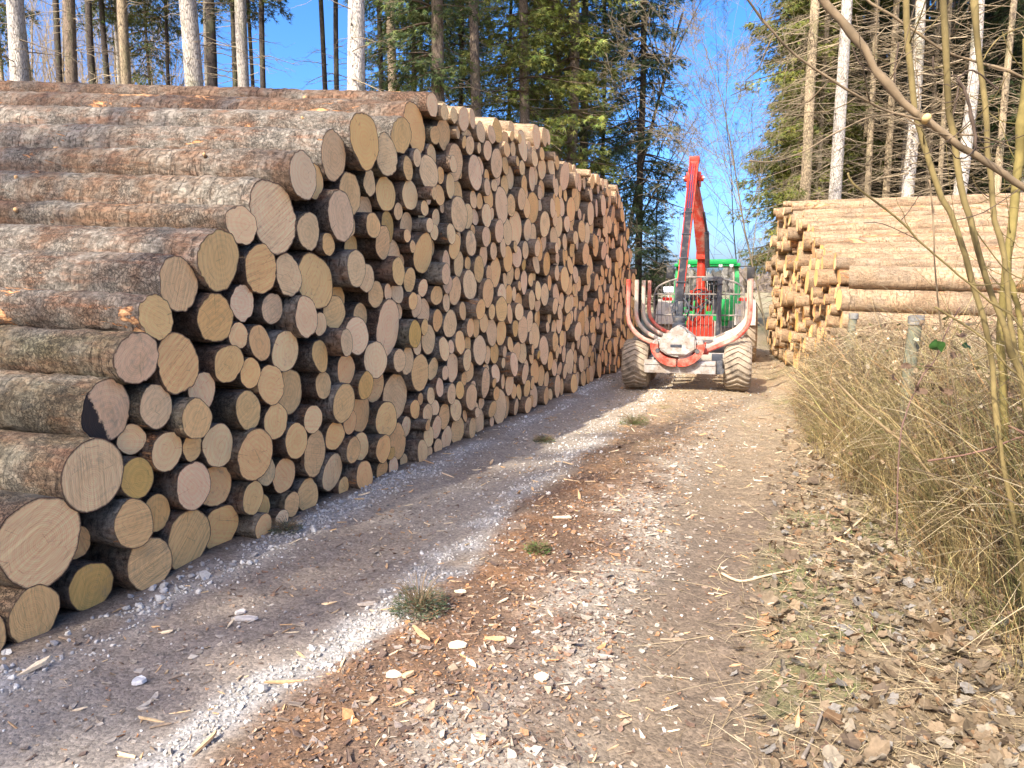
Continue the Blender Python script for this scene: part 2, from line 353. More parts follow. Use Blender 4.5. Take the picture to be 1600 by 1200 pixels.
def gcol(x, y):
    m, n1, n2, n3, n4 = zones(x, y); C_ = lambda *a: np.array(a)[None]
    mx = lambda a, b, t: a*(1-t[..., None])+b*t[..., None]
    c = np.broadcast_to(C_(.27, .20, .135), x.shape+(3,)).reshape(-1, 3).copy()
    c = mx(c, C_(.35, .295, .235), m['left']); c = mx(c, C_(.22, .165, .13), np.clip(n4*4, 0, .4)*m['left'])
    c = mx(c, C_(.19, .115, .07), m['mid']); c = mx(c, C_(.34, .18, .085), m['mid']*np.clip(n2*3+.15, 0, .7))
    c = mx(c, C_(.30, .225, .15), m['right']); c = mx(c, C_(.18, .13, .10), m['right']*np.clip(n4*3, 0, .5))
    c = mx(c, C_(.30, .225, .14), m['litter']); c = mx(c, C_(.46, .44, .41), m['gravel']*.8); c = mx(c, C_(.46, .40, .32), m['flat']*.8)
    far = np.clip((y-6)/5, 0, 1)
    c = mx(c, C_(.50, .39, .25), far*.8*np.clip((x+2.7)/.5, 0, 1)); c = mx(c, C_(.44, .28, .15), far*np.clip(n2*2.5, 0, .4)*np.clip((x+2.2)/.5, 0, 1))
    c = mx(c, C_(.16, .20, .06), m['green']*.75); c = c*(1-.14*np.clip((x+1.7)/.4, 0, 1)[..., None]); c = mx(c, C_(.10, .075, .045), np.clip((x-np.interp(y, [1.5, 3, 4, 5, 6.5, 8, 10, 11.5], [1.15, .95, .80, .66, .36, .18, 0.0, .05]))*3, 0, .9)*(y < 12))  # last mix: soil below the thicket painted dark for shade in its gaps
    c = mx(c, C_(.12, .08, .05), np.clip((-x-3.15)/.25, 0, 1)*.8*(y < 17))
    fld = np.clip((y-24)/6, 0, 1)
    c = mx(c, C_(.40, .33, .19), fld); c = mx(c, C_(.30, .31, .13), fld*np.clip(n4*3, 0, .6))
    return c
def axis_grid(a0, a1, st, far):
    c = np.arange(a0, a1, st); r = [a1]; d = st
    while r[-1] < far: d *= 1.28; r.append(r[-1]+d)
    l = [a0]; d = st
    while l[-1] > -far: d *= 1.28; l.append(l[-1]-d)
    return np.array(l[:0:-1]+list(c)+r)
gx, gy = axis_grid(-3.6, 1.8, .028, 1500), axis_grid(1.2, 11, .04, 1500)
X, Y = np.meshgrid(gx, gy); nx, ny = len(gx), len(gy)
Gv = np.stack([X, Y, gz(X, Y)], -1).reshape(-1, 3)
ii = (np.arange(ny-1)[:, None]*nx+np.arange(nx-1)[None]).ravel()
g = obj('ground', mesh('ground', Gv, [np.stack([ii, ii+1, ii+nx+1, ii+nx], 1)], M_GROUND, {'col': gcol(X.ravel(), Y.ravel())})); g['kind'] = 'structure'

# ------------------------------------------------------------------ logs
PACK = "3923,1969,120 4255,2051,229 4503,2341,160 4600,1977,130 3691,1749,179 3392,1611,155 4095,1713,152 4378,1676,140 4713,1632,206 3929,1497,114 3655,1408,142 3191,1435,116 3044,1226,138 3336,1176,163 2896,972,159 3168,956,118 3373,860,111 3551,991,113 3732,1135,119 4236,1451,106 4472,1390,141 4031,1238,113 4309,1165,141 4135,957,135 3889,825,126 4421,874,156 4177,707,123 4391,534,129 4587,654,105 3909,539,166 3635,648,134 3226,697,112 4115,379,99 4319,298,123 2742,677,181 3016,595,110 3400,460,140 3658,387,132 3894,259,112 4327,96,84 4576,91,121 2450,428,212 2949,369,129 3174,358,100 3047,117,147 2736,97,127 3367,149,179 3684,116,146 3927,61,91 2397,100,130 2160,82,112 4201,32,62 5339,2717,208 4993,2551,182 4780,2341,122 5757,2669,167 5989,2871,148 6329,2997,224 6542,3236,103 5240,2305,160 5539,2427,110 4968,2107,184 4810,1898,84 5850,2373,149 6077,2606,105 6430,2623,158 6616,2799,103 6847,3037,138 7035,2796,172 7490,2760,179 5632,2220,122 6167,2392,131 5467,2079,100 5357,1897,116 5096,1731,141 5879,2098,132 5661,1956,134 6207,2135,119 6386,1896,183 5986,1872,122 5344,1663,115 5528,1768,102 5798,1723,122 7023,2299,178 6129,1650,117 5526,1532,108 4953,1406,131 5167,1498,106 5914,1542,92 6671,2447,99 6517,2406,63 6502,2255,83 6340,2295,70 7212,2529,121 7367,2309,128 7821,2354,124 7611,2322,92 8514,2221,153 6987,1983,123 6785,2094,96 6654,1964,92 7378,2038,129 7668,2120,110 6819,1837,103 7180,1819,127 6593,1710,100 7356,1611,150 7021,1549,144 6615,1513,101 6364,1582,81 7138,3220,118 7037,3077,60 7450,3289,100 7529,3094,108 7284,2996,93 8147,3297,132 7933,3218,100 7845,3040,102 8457,3215,137 8681,3184,93 8707,3433,79 9018,3281,178 9523,3474,155 9888,3538,124 10193,3591,99 8083,2940,160 4683,1330,81 5394,1361,107 5697,1255,221 5171,1217,150 4887,1186,103 4686,1102,119 6027,1180,123 5428,1005,153 5064,965,130 5645,785,163 4763,877,98 4945,722,147 5249,817,112 5369,576,166 5111,544,100 4917,472,110 5665,471,158 5835,965,104 6056,940,124 6318,805,176 5990,619,210 6240,472,87 4638,388,163 4869,199,141 5068,331,102 5280,315,116 5499,259,117 5879,242,163 6119,329,98 5219,91,121 5032,45,75 5559,62,92 5731,54,84 6024,37,67 6194,87,115 6576,251,111 6374,200,103 6408,37,67 6629,51,81 6875,89,119 7157,116,146 7415,95,116 7751,109,139 6413,404,102 6589,435,77 6799,319,127 7040,350,120 6499,566,85 6596,811,109 6666,624,95 6492,1102,143 6264,1064,93 6728,995,122 6987,791,150 6862,538,105 7350,442,141 7242,842,115 7456,702,122 7768,542,158 7586,257,87 7970,218,98 6908,1229,140 6244,1420,109 6460,1359,120 5951,1384,68 6668,1276,108 7156,1348,96 7313,1171,102 8323,1068,162 8158,607,110 7651,912,161 8272,205,205 4091,134,89 8616,145,145 8866,108,108 9079,104,104 9285,102,102 9540,160,160 9822,125,125 10062,115,115 10257,83,83 10497,174,174 10791,125,125 11059,143,143 11333,131,131 11599,135,135 11873,138,138 12148,137,137 12427,142,142 12726,157,157 13090,210,210 13414,125,125 13612,79,79 13781,91,91 10224,290,124 8980,283,100 13947,76,76 2743,310,85 14166,159,159 14441,119,119 9194,298,115 14685,125,125 14894,87,87 15094,115,115 15325,116,116 15613,177,177 15972,181,181 9954,376,159 13901,271,126 8787,313,96 10892,350,122 11195,458,199 13628,306,149 9642,471,167 8585,421,133 11731,376,139 11459,314,91 12018,393,149 8045,387,87 14864,291,119 12551,383,129 7800,314,72 12280,337,102 14550,344,132 15136,400,174 9387,350,84 10405,450,118 13372,357,112 10667,395,106 8369,486,92 9054,501,131 15382,312,87 12803,432,128 7137,539,93 8829,499,95 9307,543,125 14107,481,169 15787,390,97 8041,65,65 14325,346,87 10180,567,136 13185,619,210 13814,496,116 7560,412,71 15538,560,205 16027,551,193 11517,511,114 12367,523,103 14744,482,106 13504,519,97 10580,588,106 10901,599,126 14409,591,152 12634,638,139 11847,656,165 8497,682,142 9892,735,197 12155,652,145 8795,756,166 7975,659,80 10392,676,102 9482,684,99 14924,558,90 11390,665,85 9120,784,161 13657,655,108 11099,798,155 8154,839,123 14763,745,158 15105,738,165 12875,733,120 13931,817,210 10567,814,120 10218,830,129 11580,729,112 12405,728,106 9579,948,182 7927,837,104 10826,834,120 15797,829,168 13473,832,147 8579,908,99 11386,910,154 12022,865,107 12577,934,162 14216,734,88 11745,1015,208 7268,639,73 14381,864,123 12265,947,150 7400,987,101 8003,1089,159 16084,859,120 6768,755,72 15363,816,105 13030,875,89 9914,1131,200 3927,1058,95 9309,946,88 7106,1035,121 13259,895,76 8937,1068,177 10408,1002,127 10692,1094,173 11004,1077,140 14193,1032,130 15552,842,77 12852,976,116 14628,1087,210 14927,961,114 8656,1097,106 15223,1048,166 13660,1121,197 7536,1170,121 13142,1032,104 9235,1154,133 10173,1031,77 8348,836,72 15592,1046,131 13353,1059,109 12061,1141,132 7762,1201,108 11245,1131,108 15960,1030,91 11462,1167,114 9469,1218,110 3055,792,81 12970,1197,134 6310,1229,79 10269,1163,86 15797,1068,76 12420,1166,118 13936,1106,79 12725,1121,76 8515,1275,120 8176,1337,144 10449,1232,107 8754,1292,112 10892,1327,134 7917,1317,86 14960,1216,146 13218,1240,117 10157,1327,112 15737,1277,142 9648,1193,73 14340,1216,106 12622,1284,117 11645,1361,152 9055,1373,150 14076,1278,143 15434,1240,119 7397,1360,105 11312,1356,127 7586,1369,85 11885,1281,93 9711,1362,107 9335,1420,133 12237,1366,153 7780,1524,162 15966,1217,96 11116,1262,77 10639,1387,125 10379,1480,152 13411,1236,77 15199,1331,118 8399,1496,129 9943,1486,156 6812,1440,91 13852,1330,87 14488,1382,116 8646,1495,118 14762,1380,112 16189,65,65 12836,1453,155 11106,1430,92 13078,1398,94 13516,1388,107 14274,1421,102 13287,1477,130 11975,1493,138 9563,1540,125 8043,1545,102 8854,1506,91 12479,1454,105 13724,1509,133 15550,1417,92 10944,1597,140 9171,1651,151 14979,1496,135 11456,1546,112 14025,1597,180 6783,1633,104 15352,1542,142 10635,1698,185 8231,1750,175 6067,1469,76 14631,1580,127 11267,1554,77 10166,1643,116 8533,1670,90 15721,1532,114 11671,1632,120 7949,1725,101 8748,1722,131 12324,1661,154 8293,713,65 9350,789,69 13054,1596,106 7602,1777,147 12619,1660,145 13498,1609,114 9761,1753,166 9405,1679,85 11900,1769,147 14334,1648,133 11157,1678,88 13276,1761,154 15142,1669,103 6920,1001,70 8961,1754,84 12874,1731,119 8537,1914,155 10350,1778,112 13762,1779,139 11358,1769,132 14831,1666,90 15561,1725,136 9490,1879,132 10056,1900,163 9258,1886,100 11122,1904,141 7835,1924,128 11587,1844,108 10905,1824,90 14682,1843,141 15317,1801,119 8876,1952,131 12483,1957,182 14977,1809,114 14184,1903,164 12138,1833,99 13523,1870,116 8295,2030,113 10487,1963,118 8085,1986,103 14456,1829,86 12797,1970,132 10735,2000,133 9707,2076,161 13046,1860,97 11432,2003,113 9107,2039,116 13912,1994,123 11700,2099,171 10286,1989,84 5235,2058,87 15147,1929,94 9348,2077,111 14481,2129,210 12015,1980,93 15496,2007,154 10949,2053,88 13191,2023,121 6982,1768,78 12203,2123,143 13414,2063,106 14867,1984,92 7909,2144,104 13689,2004,97 9972,2171,120 8869,2293,210 8133,2210,130 3848,1297,81 10373,2237,178 11236,2155,135 15041,2136,138 9491,2269,129 12975,2192,153 6672,2238,88 14082,2168,120 5707,1549,74 10840,2231,121 11963,2173,102 12658,2266,173 9222,2296,142 14807,2164,97 7170,2078,83 13598,2216,134 15299,2213,132 10634,2197,88 10727,677,65 15877,1435,70 13278,2282,153 7386,1834,76 9788,2407,179 13870,2209,96 8294,2509,210 11463,2260,115 11051,2306,103 11273,2427,138 12371,2327,121 10657,2447,163 10089,2385,123 12085,2425,180 14238,2331,106 11684,2440,170 6864,2553,121 13987,2369,102 14906,2401,160 9463,2590,193 7960,2565,128 9138,2558,133 13060,2461,129 8634,2540,131 7489,2491,91 13490,2428,105 13769,2382,105 15161,2394,96 10936,2499,121 14653,2379,94 7663,2489,84 10287,2516,113 12779,2603,185 14421,2442,109 8881,2637,134 10074,2640,133 12485,2536,117 14172,2639,210 13299,2571,134 13848,2591,118 11451,2622,126 15102,2606,124 15339,2426,85 6551,2097,76 14631,2682,210 13583,2677,160 10474,2696,147 11885,2626,104 7751,2646,96 11164,2724,178 9837,2692,110 10773,2743,156 8510,2754,116 13086,2709,120 12263,2757,197 11706,2698,88 7903,2772,87 8742,2884,150 9236,2754,86 9047,2824,116 9662,2796,93 11921,2903,176 8305,2815,95 10252,2770,87 13343,2820,119 11547,2933,200 9979,2880,125 6664,2624,79 9452,2952,168 12586,2869,145 12095,1666,73 13882,2866,158 14933,2750,99 7746,2867,98 8440,2969,110 12901,2948,181 10369,2947,125 9757,2991,123 10962,2908,95 14378,2903,125 10587,2913,96 14541,766,65 10779,3149,207 11254,2986,99 13585,3008,171 9185,2993,102 10159,2998,91 13169,2931,87 12168,3049,111 14830,2940,116 9974,3149,145 14141,2978,124 8975,3016,90 12396,3049,117 11099,3131,113 8260,3110,86 14600,3044,137 6789,2737,81 3423,679,80 11777,3190,146 13322,3031,93 10253,3211,141 12658,3122,119 9616,3201,130 9290,3170,104 6635,2984,83 7714,3204,107 11318,3188,113 7547,1514,65 10490,3116,83 13131,3121,107 14325,3154,131 13824,3105,88 12029,3217,107 11530,3238,106 14015,3186,119 13304,3211,89 12862,3246,120 12275,3257,123 7326,3163,79 10477,3297,98 13707,3245,95 13495,3312,127 12493,3258,95 13067,3316,98 12667,3334,95 14177,3311,85 13869,3338,92 5662,182,62 9804,3308,86 6029,2240,74 9067,1861,67 11170,3312,81 8706,2063,72 15277,2018,65 15504,2235,74 6220,2718,77 10157,2111,71 6393,2147,68 8822,3093,74 8045,2390,66 6718,3205,75 6946,3223,74 8097,2706,68 11018,3302,76 13233,3356,73 6508,102,53 7322,242,61 16163,334,64 9428,3270,70 8969,1601,58 7133,3004,58 7500,2180,58 12889,2384,58 11399,3338,58 6150,1946,58 6792,2346,58 15669,1885,58 6275,326,58 6059,2037,58 7255,2730,58 15753,1702,58 7983,519,58 7555,1976,58 9640,696,58 11842,2279,58 6156,1823,58 9314,3330,58 7685,3041,58 14043,3361,58 6357,554,58 6354,2423,58 8596,3032,58 7259,2847,58 12315,2498,58 7441,264,58 15271,589,58 7525,536,58 11918,3338,58 8621,3322,58 12122,3352,58 10086,3319,58 14619,584,58 8786,3321,58 14504,3213,58"
PACKR = "12380,170,170 12360,500,160 12380,800,145 12360,1090,150 12380,1400,165 12500,1730,170 13000,1980,130 17300,3200,125 12745,196,196 13029,103,103 13247,115,115 13474,112,112 13703,117,117 13964,146,146 14252,142,142 14540,146,146 14800,115,115 15046,131,131 15308,131,131 15559,120,120 15876,210,210 16232,151,151 16539,156,156 16827,133,133 17119,160,160 17372,100,100 17615,148,148 17844,89,89 18077,152,152 18319,96,96 18511,96,96 18708,102,102 18920,111,111 19185,158,158 19426,92,92 19631,114,114 19860,115,115 13111,361,167 13394,329,119 14729,358,138 13776,375,151 15177,358,131 15453,317,104 14390,353,109 17397,345,146 17816,258,82 18293,304,112 18598,265,95 14054,406,129 19457,369,187 18858,426,210 16929,359,115 14951,328,86 16712,348,102 15636,401,97 16471,477,171 19745,291,96 12850,508,133 17683,394,108 17948,468,167 14534,558,142 16143,410,123 17149,431,116 13320,552,116 15367,525,122 18485,506,171 14974,590,177 13581,605,151 15821,569,154 13911,634,140 12600,648,122 12600,439,88 14256,581,137 19177,482,114 19765,564,178 18210,495,96 16754,574,128 13100,652,125 16094,663,135 16998,612,120 17312,581,105 17547,590,130 15568,636,108 19349,719,179 12824,776,137 19059,676,114 14715,775,141 17777,711,130 13315,808,140 14111,773,104 15245,760,143 16337,733,118 18270,705,122 14410,810,139 13733,879,162 18029,793,135 18694,727,133 17194,844,184 16580,735,109 16897,824,115 13044,874,103 12612,881,100 13570,264,68 15887,883,167 15535,931,189 15031,851,90 17497,834,119 18470,821,110 13990,938,101 18902,803,88 19624,820,113 16181,874,93 13459,1113,197 16465,975,156 14216,1002,134 14875,947,94 12763,991,86 19100,939,152 14586,1011,129 18227,926,104 18644,980,125 17710,959,127 16734,983,113 15217,1054,153 13123,1103,139 19460,1050,169 16100,1058,109 16962,1057,127 12605,1074,92 17946,1035,121 17405,1031,98 12775,1192,115 13873,1085,86 12201,673,75 18406,1018,97 14966,1127,108 18870,1111,135 15888,1192,142 19754,1021,127 14052,1216,136 17228,1133,107 16286,1167,107 13738,1212,99 12921,999,72 16633,1183,111 14400,1174,118 14735,1253,156 18221,1177,147 15614,1247,138 12583,1253,86 17571,1141,101 18529,1209,131 19200,1209,136 12977,1325,127 15332,1348,163 17399,1285,122 17794,1264,154 13223,1343,120 16121,1356,143 16882,1385,210 15065,1316,106 14256,1346,107 19672,1278,143 16450,1322,118 13869,1339,85 13611,1432,156 14500,1381,112 12774,1395,88 18735,1294,92 17183,1335,100 19417,1325,110 18042,1369,116 18988,1316,102 18367,1407,125 14026,1468,118 14903,1469,118 12613,1498,88 15875,1456,123 13360,1535,116 15615,1533,148 14679,1513,111 18613,1484,134 17585,1391,92 16324,1523,119 13093,1520,99 14291,1659,209 12891,1546,103 19156,1463,121 15141,1603,156 18844,1427,80 17872,1513,108 16557,1529,115 13827,1661,159 17312,1494,105 19550,1490,102 16057,1599,109 17523,1610,136 18177,1567,123 13531,1734,147 13200,1727,134 18959,1565,100 17118,1640,137 14883,1708,123 16820,1785,195 19357,1588,115 15397,1669,109 12784,1734,114 16471,1784,154 18424,1630,105 15821,1675,103 18768,1711,140 17770,1745,145 19136,1717,133 14625,1761,141 16204,1766,114 15595,1818,139 12985,1706,82 18039,1775,125 15259,1851,120 17327,1710,83 15976,1844,127 14028,1852,118 19589,1764,176 13725,1927,127 15041,1862,98 17523,1886,139 18288,1819,127 14444,1958,127 17204,1952,186 13350,1945,131 18544,1866,132 19310,1956,163 14813,1939,118 14202,2018,122 18954,1940,155 16277,2025,155 17753,2014,124 15783,1970,103 16578,2067,149 15436,2100,185 18022,2048,148 15084,2123,167 13969,2084,120 12782,1939,91 18368,2074,140 16932,2067,109 14647,2172,168 15974,2100,128 18687,2145,181 13547,2082,108 19577,2064,125 17531,2177,152 14362,2198,119 15722,2176,111 19117,2157,116 16782,2223,107 17085,2224,110 14129,2211,84 17838,2240,119 17294,2270,103 16152,2261,112 16414,2327,158 19386,2254,144 18186,2261,121 14884,2304,103 15893,2337,123 15261,2414,174 18936,2282,103 15578,2397,144 16930,2446,160 17463,2522,200 18432,2346,140 19152,2402,132 18763,2468,152 18000,2426,128 16094,2507,141 16645,2497,128 15787,2556,120 18239,2549,141 17767,2454,106 19370,2508,110 16415,2618,132 19003,2617,131 18513,2625,143 17888,2683,153 17159,2589,111 15578,2651,110 16800,2718,142 19250,2728,140 15956,2741,131 16214,2785,130 18742,2726,107 18149,2816,141 17633,2804,129 14998,2465,94 17282,2760,100 16538,2902,178 17091,2781,93 18405,2863,119 18922,2841,107 17200,2958,115 18706,2983,152 17837,2958,127 19129,2990,149 16965,2953,119 17432,2949,118 18066,3075,131 18311,3076,113 19549,2421,89 17626,3116,138 14727,2414,88 17083,3139,101 16771,3040,93 17859,3189,106 16892,3183,94 18523,3202,133 18917,3179,135 18204,3259,99 16629,3154,90 13185,2070,76 13771,2133,84 12215,332,62 19604,2266,74 17696,1507,69 17159,2394,75 13520,812,65 16289,2987,86 15395,2623,75 14483,2342,69 18724,3271,79 13565,392,63 15754,2743,71 17484,3270,72 18019,3279,78 14734,571,63 16636,2305,64 14864,2108,58 18498,3012,58 17078,1202,58 16993,2666,58 16263,573,58 18017,1197,58 19794,799,58 18819,924,58 13408,1363,58 15705,752,58 16255,1005,58 18576,2819,58 18448,234,58 16605,2679,58 15440,1158,58 17726,3285,58 18730,1905,58 16063,2897,58 18114,620,58 12225,931,58 19695,1556,58 16750,3237,58 18357,3295,58 16724,812,58"
NAMES = 'A B C D E F G H I J K L M N O P Q R S T U V W X Y Z AA AB AC AD AE AF AG AH AI AJ AK AL AM AN AO AP AQ AR AS AT AU AV AW AX AY AZ BA BB BC BD BE BF BG BH BI BJ BK BL BM BN BO BP BQ BR BS BT BU BV BW BX BY BZ CA CB CC CD CE CF CG CH CI CJ CK D1 D2 D3 D4 D5 D6 D7 D8 D9 E1 E2 E3 E4 E5 E6 E7 E8 E9 E10 E11 E12 F1 F2 F3 F4 F5 F6 F7 F8 F9 F10 F11 F12 F13 F14 F15 F16 G1 G2 G3 G4 G5 G6 G7 G8 G9 G10 G11 G12 G13 G14 G15 G16 G17 G18 G19 G20 G21 G22 H1 H2 H3 H4 H5 H6 H7 H8 H9 H10 H11 H12 H13 H14 H15 H16 H17 H18 H19 H20 H21 H22 H23 H24 H25 H26 H27 H28 I1 I2 I3 I4 I5 I6 I7 I8 I9 I10 I11 I12 I13 I14 I15 I16 I17 I18 I19 I20 I21'.split()
dec = lambda s: [tuple(int(v)/1000 for v in t.split(',')) for t in s.split()]
TONES = {'tan': (.95, .56, .225), 'pale': (.97, .61, .295), 'pinkish': (.97, .625, .305), 'golden': (.76, .44, .13), 'honey': (.95, .525, .19)}
def log_geo(y, z, r, xe, L, tilt, yaw, seed, seg, rs, amp, sgn=-1, taper=.05, tone='tan', lc=(.4, .2, 0), butt=0, oval=None, stain=None, saw=.5):
    q = np.random.default_rng(seed); th = np.arange(seg)*2*math.pi/seg
    ov = q.normal(0, .035) if oval is None else oval; ph = q.uniform(0, 6.28)
    out = 1+ov*np.cos(2*th+ph)+q.normal(0, .022)*np.cos(3*th+q.uniform(0, 6))+q.normal(0, .014)*np.cos(5*th+q.uniform(0, 6))
    out *= 1+.015*(noise3(np.stack([np.cos(th)*4+seed, np.sin(th)*4, th*0], -1), seed)-.5)
    s = np.asarray(rs)*L; rad = r*(1+taper*s/L+butt*np.exp(-s/.25))
    off = q.uniform(0, 50, 3)
    by, bz = q.normal(0, .012), q.normal(0, .012)
    ca, cb = q.normal(-.10 if sgn > 0 else 0, .08 if sgn > 0 else .06), q.normal(0, .06)
    Rm = rad[:, None]*out[None]
    lpx = np.stack([np.broadcast_to(s[:, None], Rm.shape), Rm*np.cos(th), Rm*np.sin(th)], -1)
    if amp:
        N = lpx+off; d = (fbm(N*(9, 12, 12), seed % 50, 3)-.5)*amp+(fbm(N*(30, 40, 40), 5, 2)-.5)*amp*.7
        kn = noise3(N*(4.5, 7, 7), 77); d += np.clip(kn-.86, 0, 1)*amp*5
        Rm = Rm+d
    bend = np.sin(s/L*3.1)
    yy = Rm*np.cos(th)+(yaw*s+by*bend)[:, None]; zz = Rm*np.sin(th)+(tilt*s+bz*bend)[:, None]
    xx = s[:, None]+np.zeros(seg); fall = np.exp(-s/.15)[:, None]; xx = xx+(ca*Rm*np.cos(th)+cb*Rm*np.sin(th))*fall
    V = np.stack([sgn*xx, yy, zz], -1); n = len(s)
    i = (np.arange(n-1)[:, None]*seg+np.arange(seg)[None]); j = np.arange(n-1)[:, None]*seg+(np.arange(seg)[None]+1) % seg
    F = np.stack([i, i+seg, j+seg, j], -1).reshape(-1, 4)
    if sgn > 0: F = F[:, ::-1]
    # far end closed by a fan-less ngon
    cap2 = np.arange(seg)[None]+(n-1)*seg
    bark = (V.reshape(-1, 3), [F, cap2 if sgn < 0 else cap2[:, ::-1]], (lpx+off).reshape(-1, 3), np.tile(np.array(tuple(lc)+((0.,) if len(lc) < 4 else ())), (n*seg, 1)))
    fr = np.array([.97, .9, .6, .3]); E = [V[0]]; ring0 = V[0]; cen = ring0.mean(0)
    for f_ in fr: E.append(cen+(ring0-cen)*f_)
    E = np.concatenate(E+[cen[None]]); m = len(fr)+1
    i = (np.arange(m-1)[:, None]*seg+np.arange(seg)[None]); j = np.arange(m-1)[:, None]*seg+(np.arange(seg)[None]+1) % seg
    EF = np.stack([i, j, j+seg, i+seg], -1).reshape(-1, 4); c = m*seg; k = (m-1)*seg+np.arange(seg); k2 = (m-1)*seg+(np.arange(seg)+1) % seg
    ET = np.stack([k, k2, np.full(seg, c)], -1)
    if sgn > 0: EF = EF[:, ::-1]; ET = ET[:, ::-1]
    a = q.uniform(0, 6.28); pc = q.normal(0, .10*r, 2)
    ly, lz = E[:, 1]-pc[0], E[:, 2]-pc[1]
    elp = np.stack([q.uniform(0, 60)+0*ly, ly*math.cos(a)-lz*math.sin(a), ly*math.sin(a)+lz*math.cos(a)], -1)
    rn = np.concatenate([np.full(seg, v) for v in [1]+list(fr)]+[[0]])
    tc = np.array(TONES[tone])*q.uniform(.90, 1.10)*np.array([1, q.uniform(.97, 1.03), q.uniform(.93, 1.07)])
    stn = np.zeros(len(E))
    if stain: stn = np.clip(-(E[:, 1]-stain[0]*r)/r*stain[2]-(E[:, 2]-stain[1]*r)/r*stain[3], 0, 1)
    rnc = np.stack([rn, np.full(len(E), saw), np.full(len(E), q.uniform(-.5, .8))], -1)
    end = (E, [EF, ET], elp, np.tile(tc, (len(E), 1)), rnc, stn)
    return bark, end
INFO = {  # distinctive logs named on the photo: label, tone, bark (grey, green, peel), extra
 'O': ('thick mossy log whose cut end is half covered by a black stain', 'pale', (.4, .4, 0.02), dict(stain=(.05, -.05, .95, .5))),
 'AI': ('thick reddish log with huge pale sawn face, second biggest in the left stack', 'pale', (.3, .35, .05), dict(saw=1.)),
 'AP': ('thickest log of all, pale sawn face with a knot, low near left corner', 'pale', (.2, .3, .04), dict(saw=.9)),
 'AX': ('thick log on the ground at lower left, left of the old golden one', 'tan', (.25, .3, 0), dict(saw=.7)),
 'AY': ('nearest log on the ground, its end cut off by the photo left edge', 'tan', (.3, .2, 0), {}),
 'AT': ('old golden-brown log end resting on white gravel at the lower left', 'golden', (.3, .1, 0), {}),
 'AJ': ('small dark golden log end with a notch in its top rim, lower left', 'golden', (.3, .1, 0), dict(saw=.2)),
 'AS': ('stout log on the ground right of the golden one, strongly ringed saw marks', 'tan', (.35, .2, 0), dict(saw=1.)),
 'AU': ('stout tall log on the ground, second right of the old golden one', 'tan', (.2, .1, 0), dict(saw=1.)),
 'AQ': ('dark grey-barked log with diagonal saw marks, wedged above the golden log', 'tan', (.6, .1, 0), dict(saw=1.)),
 'AK': ('log with ragged pale end and black specks along its lower rim', 'pale', (.1, .1, .03), {}),
 'AF': ('rough whitish log end with frayed edge and torn bark, lower left', 'pinkish', (.2, .1, .12), dict(saw=.2)),
 'AE': ('large round log with dark grey bark and fine rings, lower left', 'pale', (.7, .05, 0), dict(saw=.4)),
 'M': ('thick log with green algae on dark bark and grey-rimmed cracked end, left stack', 'pale', (.2, .55, .0), dict(saw=.4, stain=(-.75, 0, 1., .0))),
 'N': ('big golden-tan log end pushed against the green-barked log', 'honey', (.3, .1, 0), dict(saw=1.)),
 'L': ('grey and red-barked log with a torn yellow strip along its side, near ramp', 'tan', (.6, .0, .085), dict(saw=.5)),
 'K': ('dark-barked tan log with golden lower rim below the two stepped big ends', 'honey', (.1, .1, 0), dict(saw=.7)),
 'F': ('big grey-barked log end with fan-shaped saw marks on the near ramp', 'tan', (.75, .0, 0), dict(saw=1.)),
 'E': ('big smooth tan log end with grey bark flushed red on top, near ramp', 'tan', (.6, .0, 0), dict(saw=.5)),
 'G': ('log end with bold comb-like saw grooves right of the smooth big one', 'honey', (.2, .0, .03), dict(saw=1.)),
 'A': ('small pale oval end of a long brown log, directly left of the flared one', 'pinkish', (.35, .1, .03), dict(saw=.3)),
 'B': ('very tall flared log end with fan-shaped grooves, upper near ramp', 'pale', (.5, .1, .02), dict(saw=1., oval=.06)),
 'C': ('pale log end with clear rings right above the tall flared one', 'pinkish', (.4, .1, .02), dict(saw=.2)),
 'D': ('small pale round log end tucked right of the tall flared one', 'pinkish', (.5, .1, 0), dict(saw=.2)),
 'BB': ('pale broad log end at the tip of the thick grey log, upper near ramp', 'pale', (1., .0, .03), dict(saw=.5)),
 'BA': ('tall smooth golden-tan log end standing highest on the near ramp', 'honey', (.8, .0, .02), dict(saw=.15)),
 'BF': ('tall honey-coloured log end of the topmost long log, just below the sky', 'honey', (.1, .0, .09), dict(saw=.15)),
 'BG': ('small end on top of the left stack behind the topmost long log', 'pale', (.1, .0, .0), {}),
 'BJ': ('large pale ringed log end under the grey-barked ramp logs', 'pale', (.5, .0, 0), dict(saw=.3)),
 'G3': ('broad irregular slab-like log end, wider than all around it, left stack', 'pale', (.5, .0, 0), dict(saw=.2, oval=.12)),
 'I': ('tall lumpy butt end bulging to the right, waist high in the near left stack', 'tan', (.5, .0, 0), dict(saw=.6, oval=.09)),
 'X': ('log end with a peeled bright strip of wood on its upper left rim', 'tan', (.1, .0, .16), dict(saw=.4)),
 'V': ('honey log end with orange torn bark at its top left', 'honey', (.2, .0, .1), dict(saw=.4)),
 'W': ('whitish ringed log end, palest of its neighbours, near middle of the left stack', 'pinkish', (.7, .0, 0), dict(saw=.2)),
}
left = dec(PACK); right = dec(PACKR)
ztop = np.array([1.6]); 
def tiltf(z): return .108*min(1, max(0, z-.75)/2.4)**1.15
specs = []
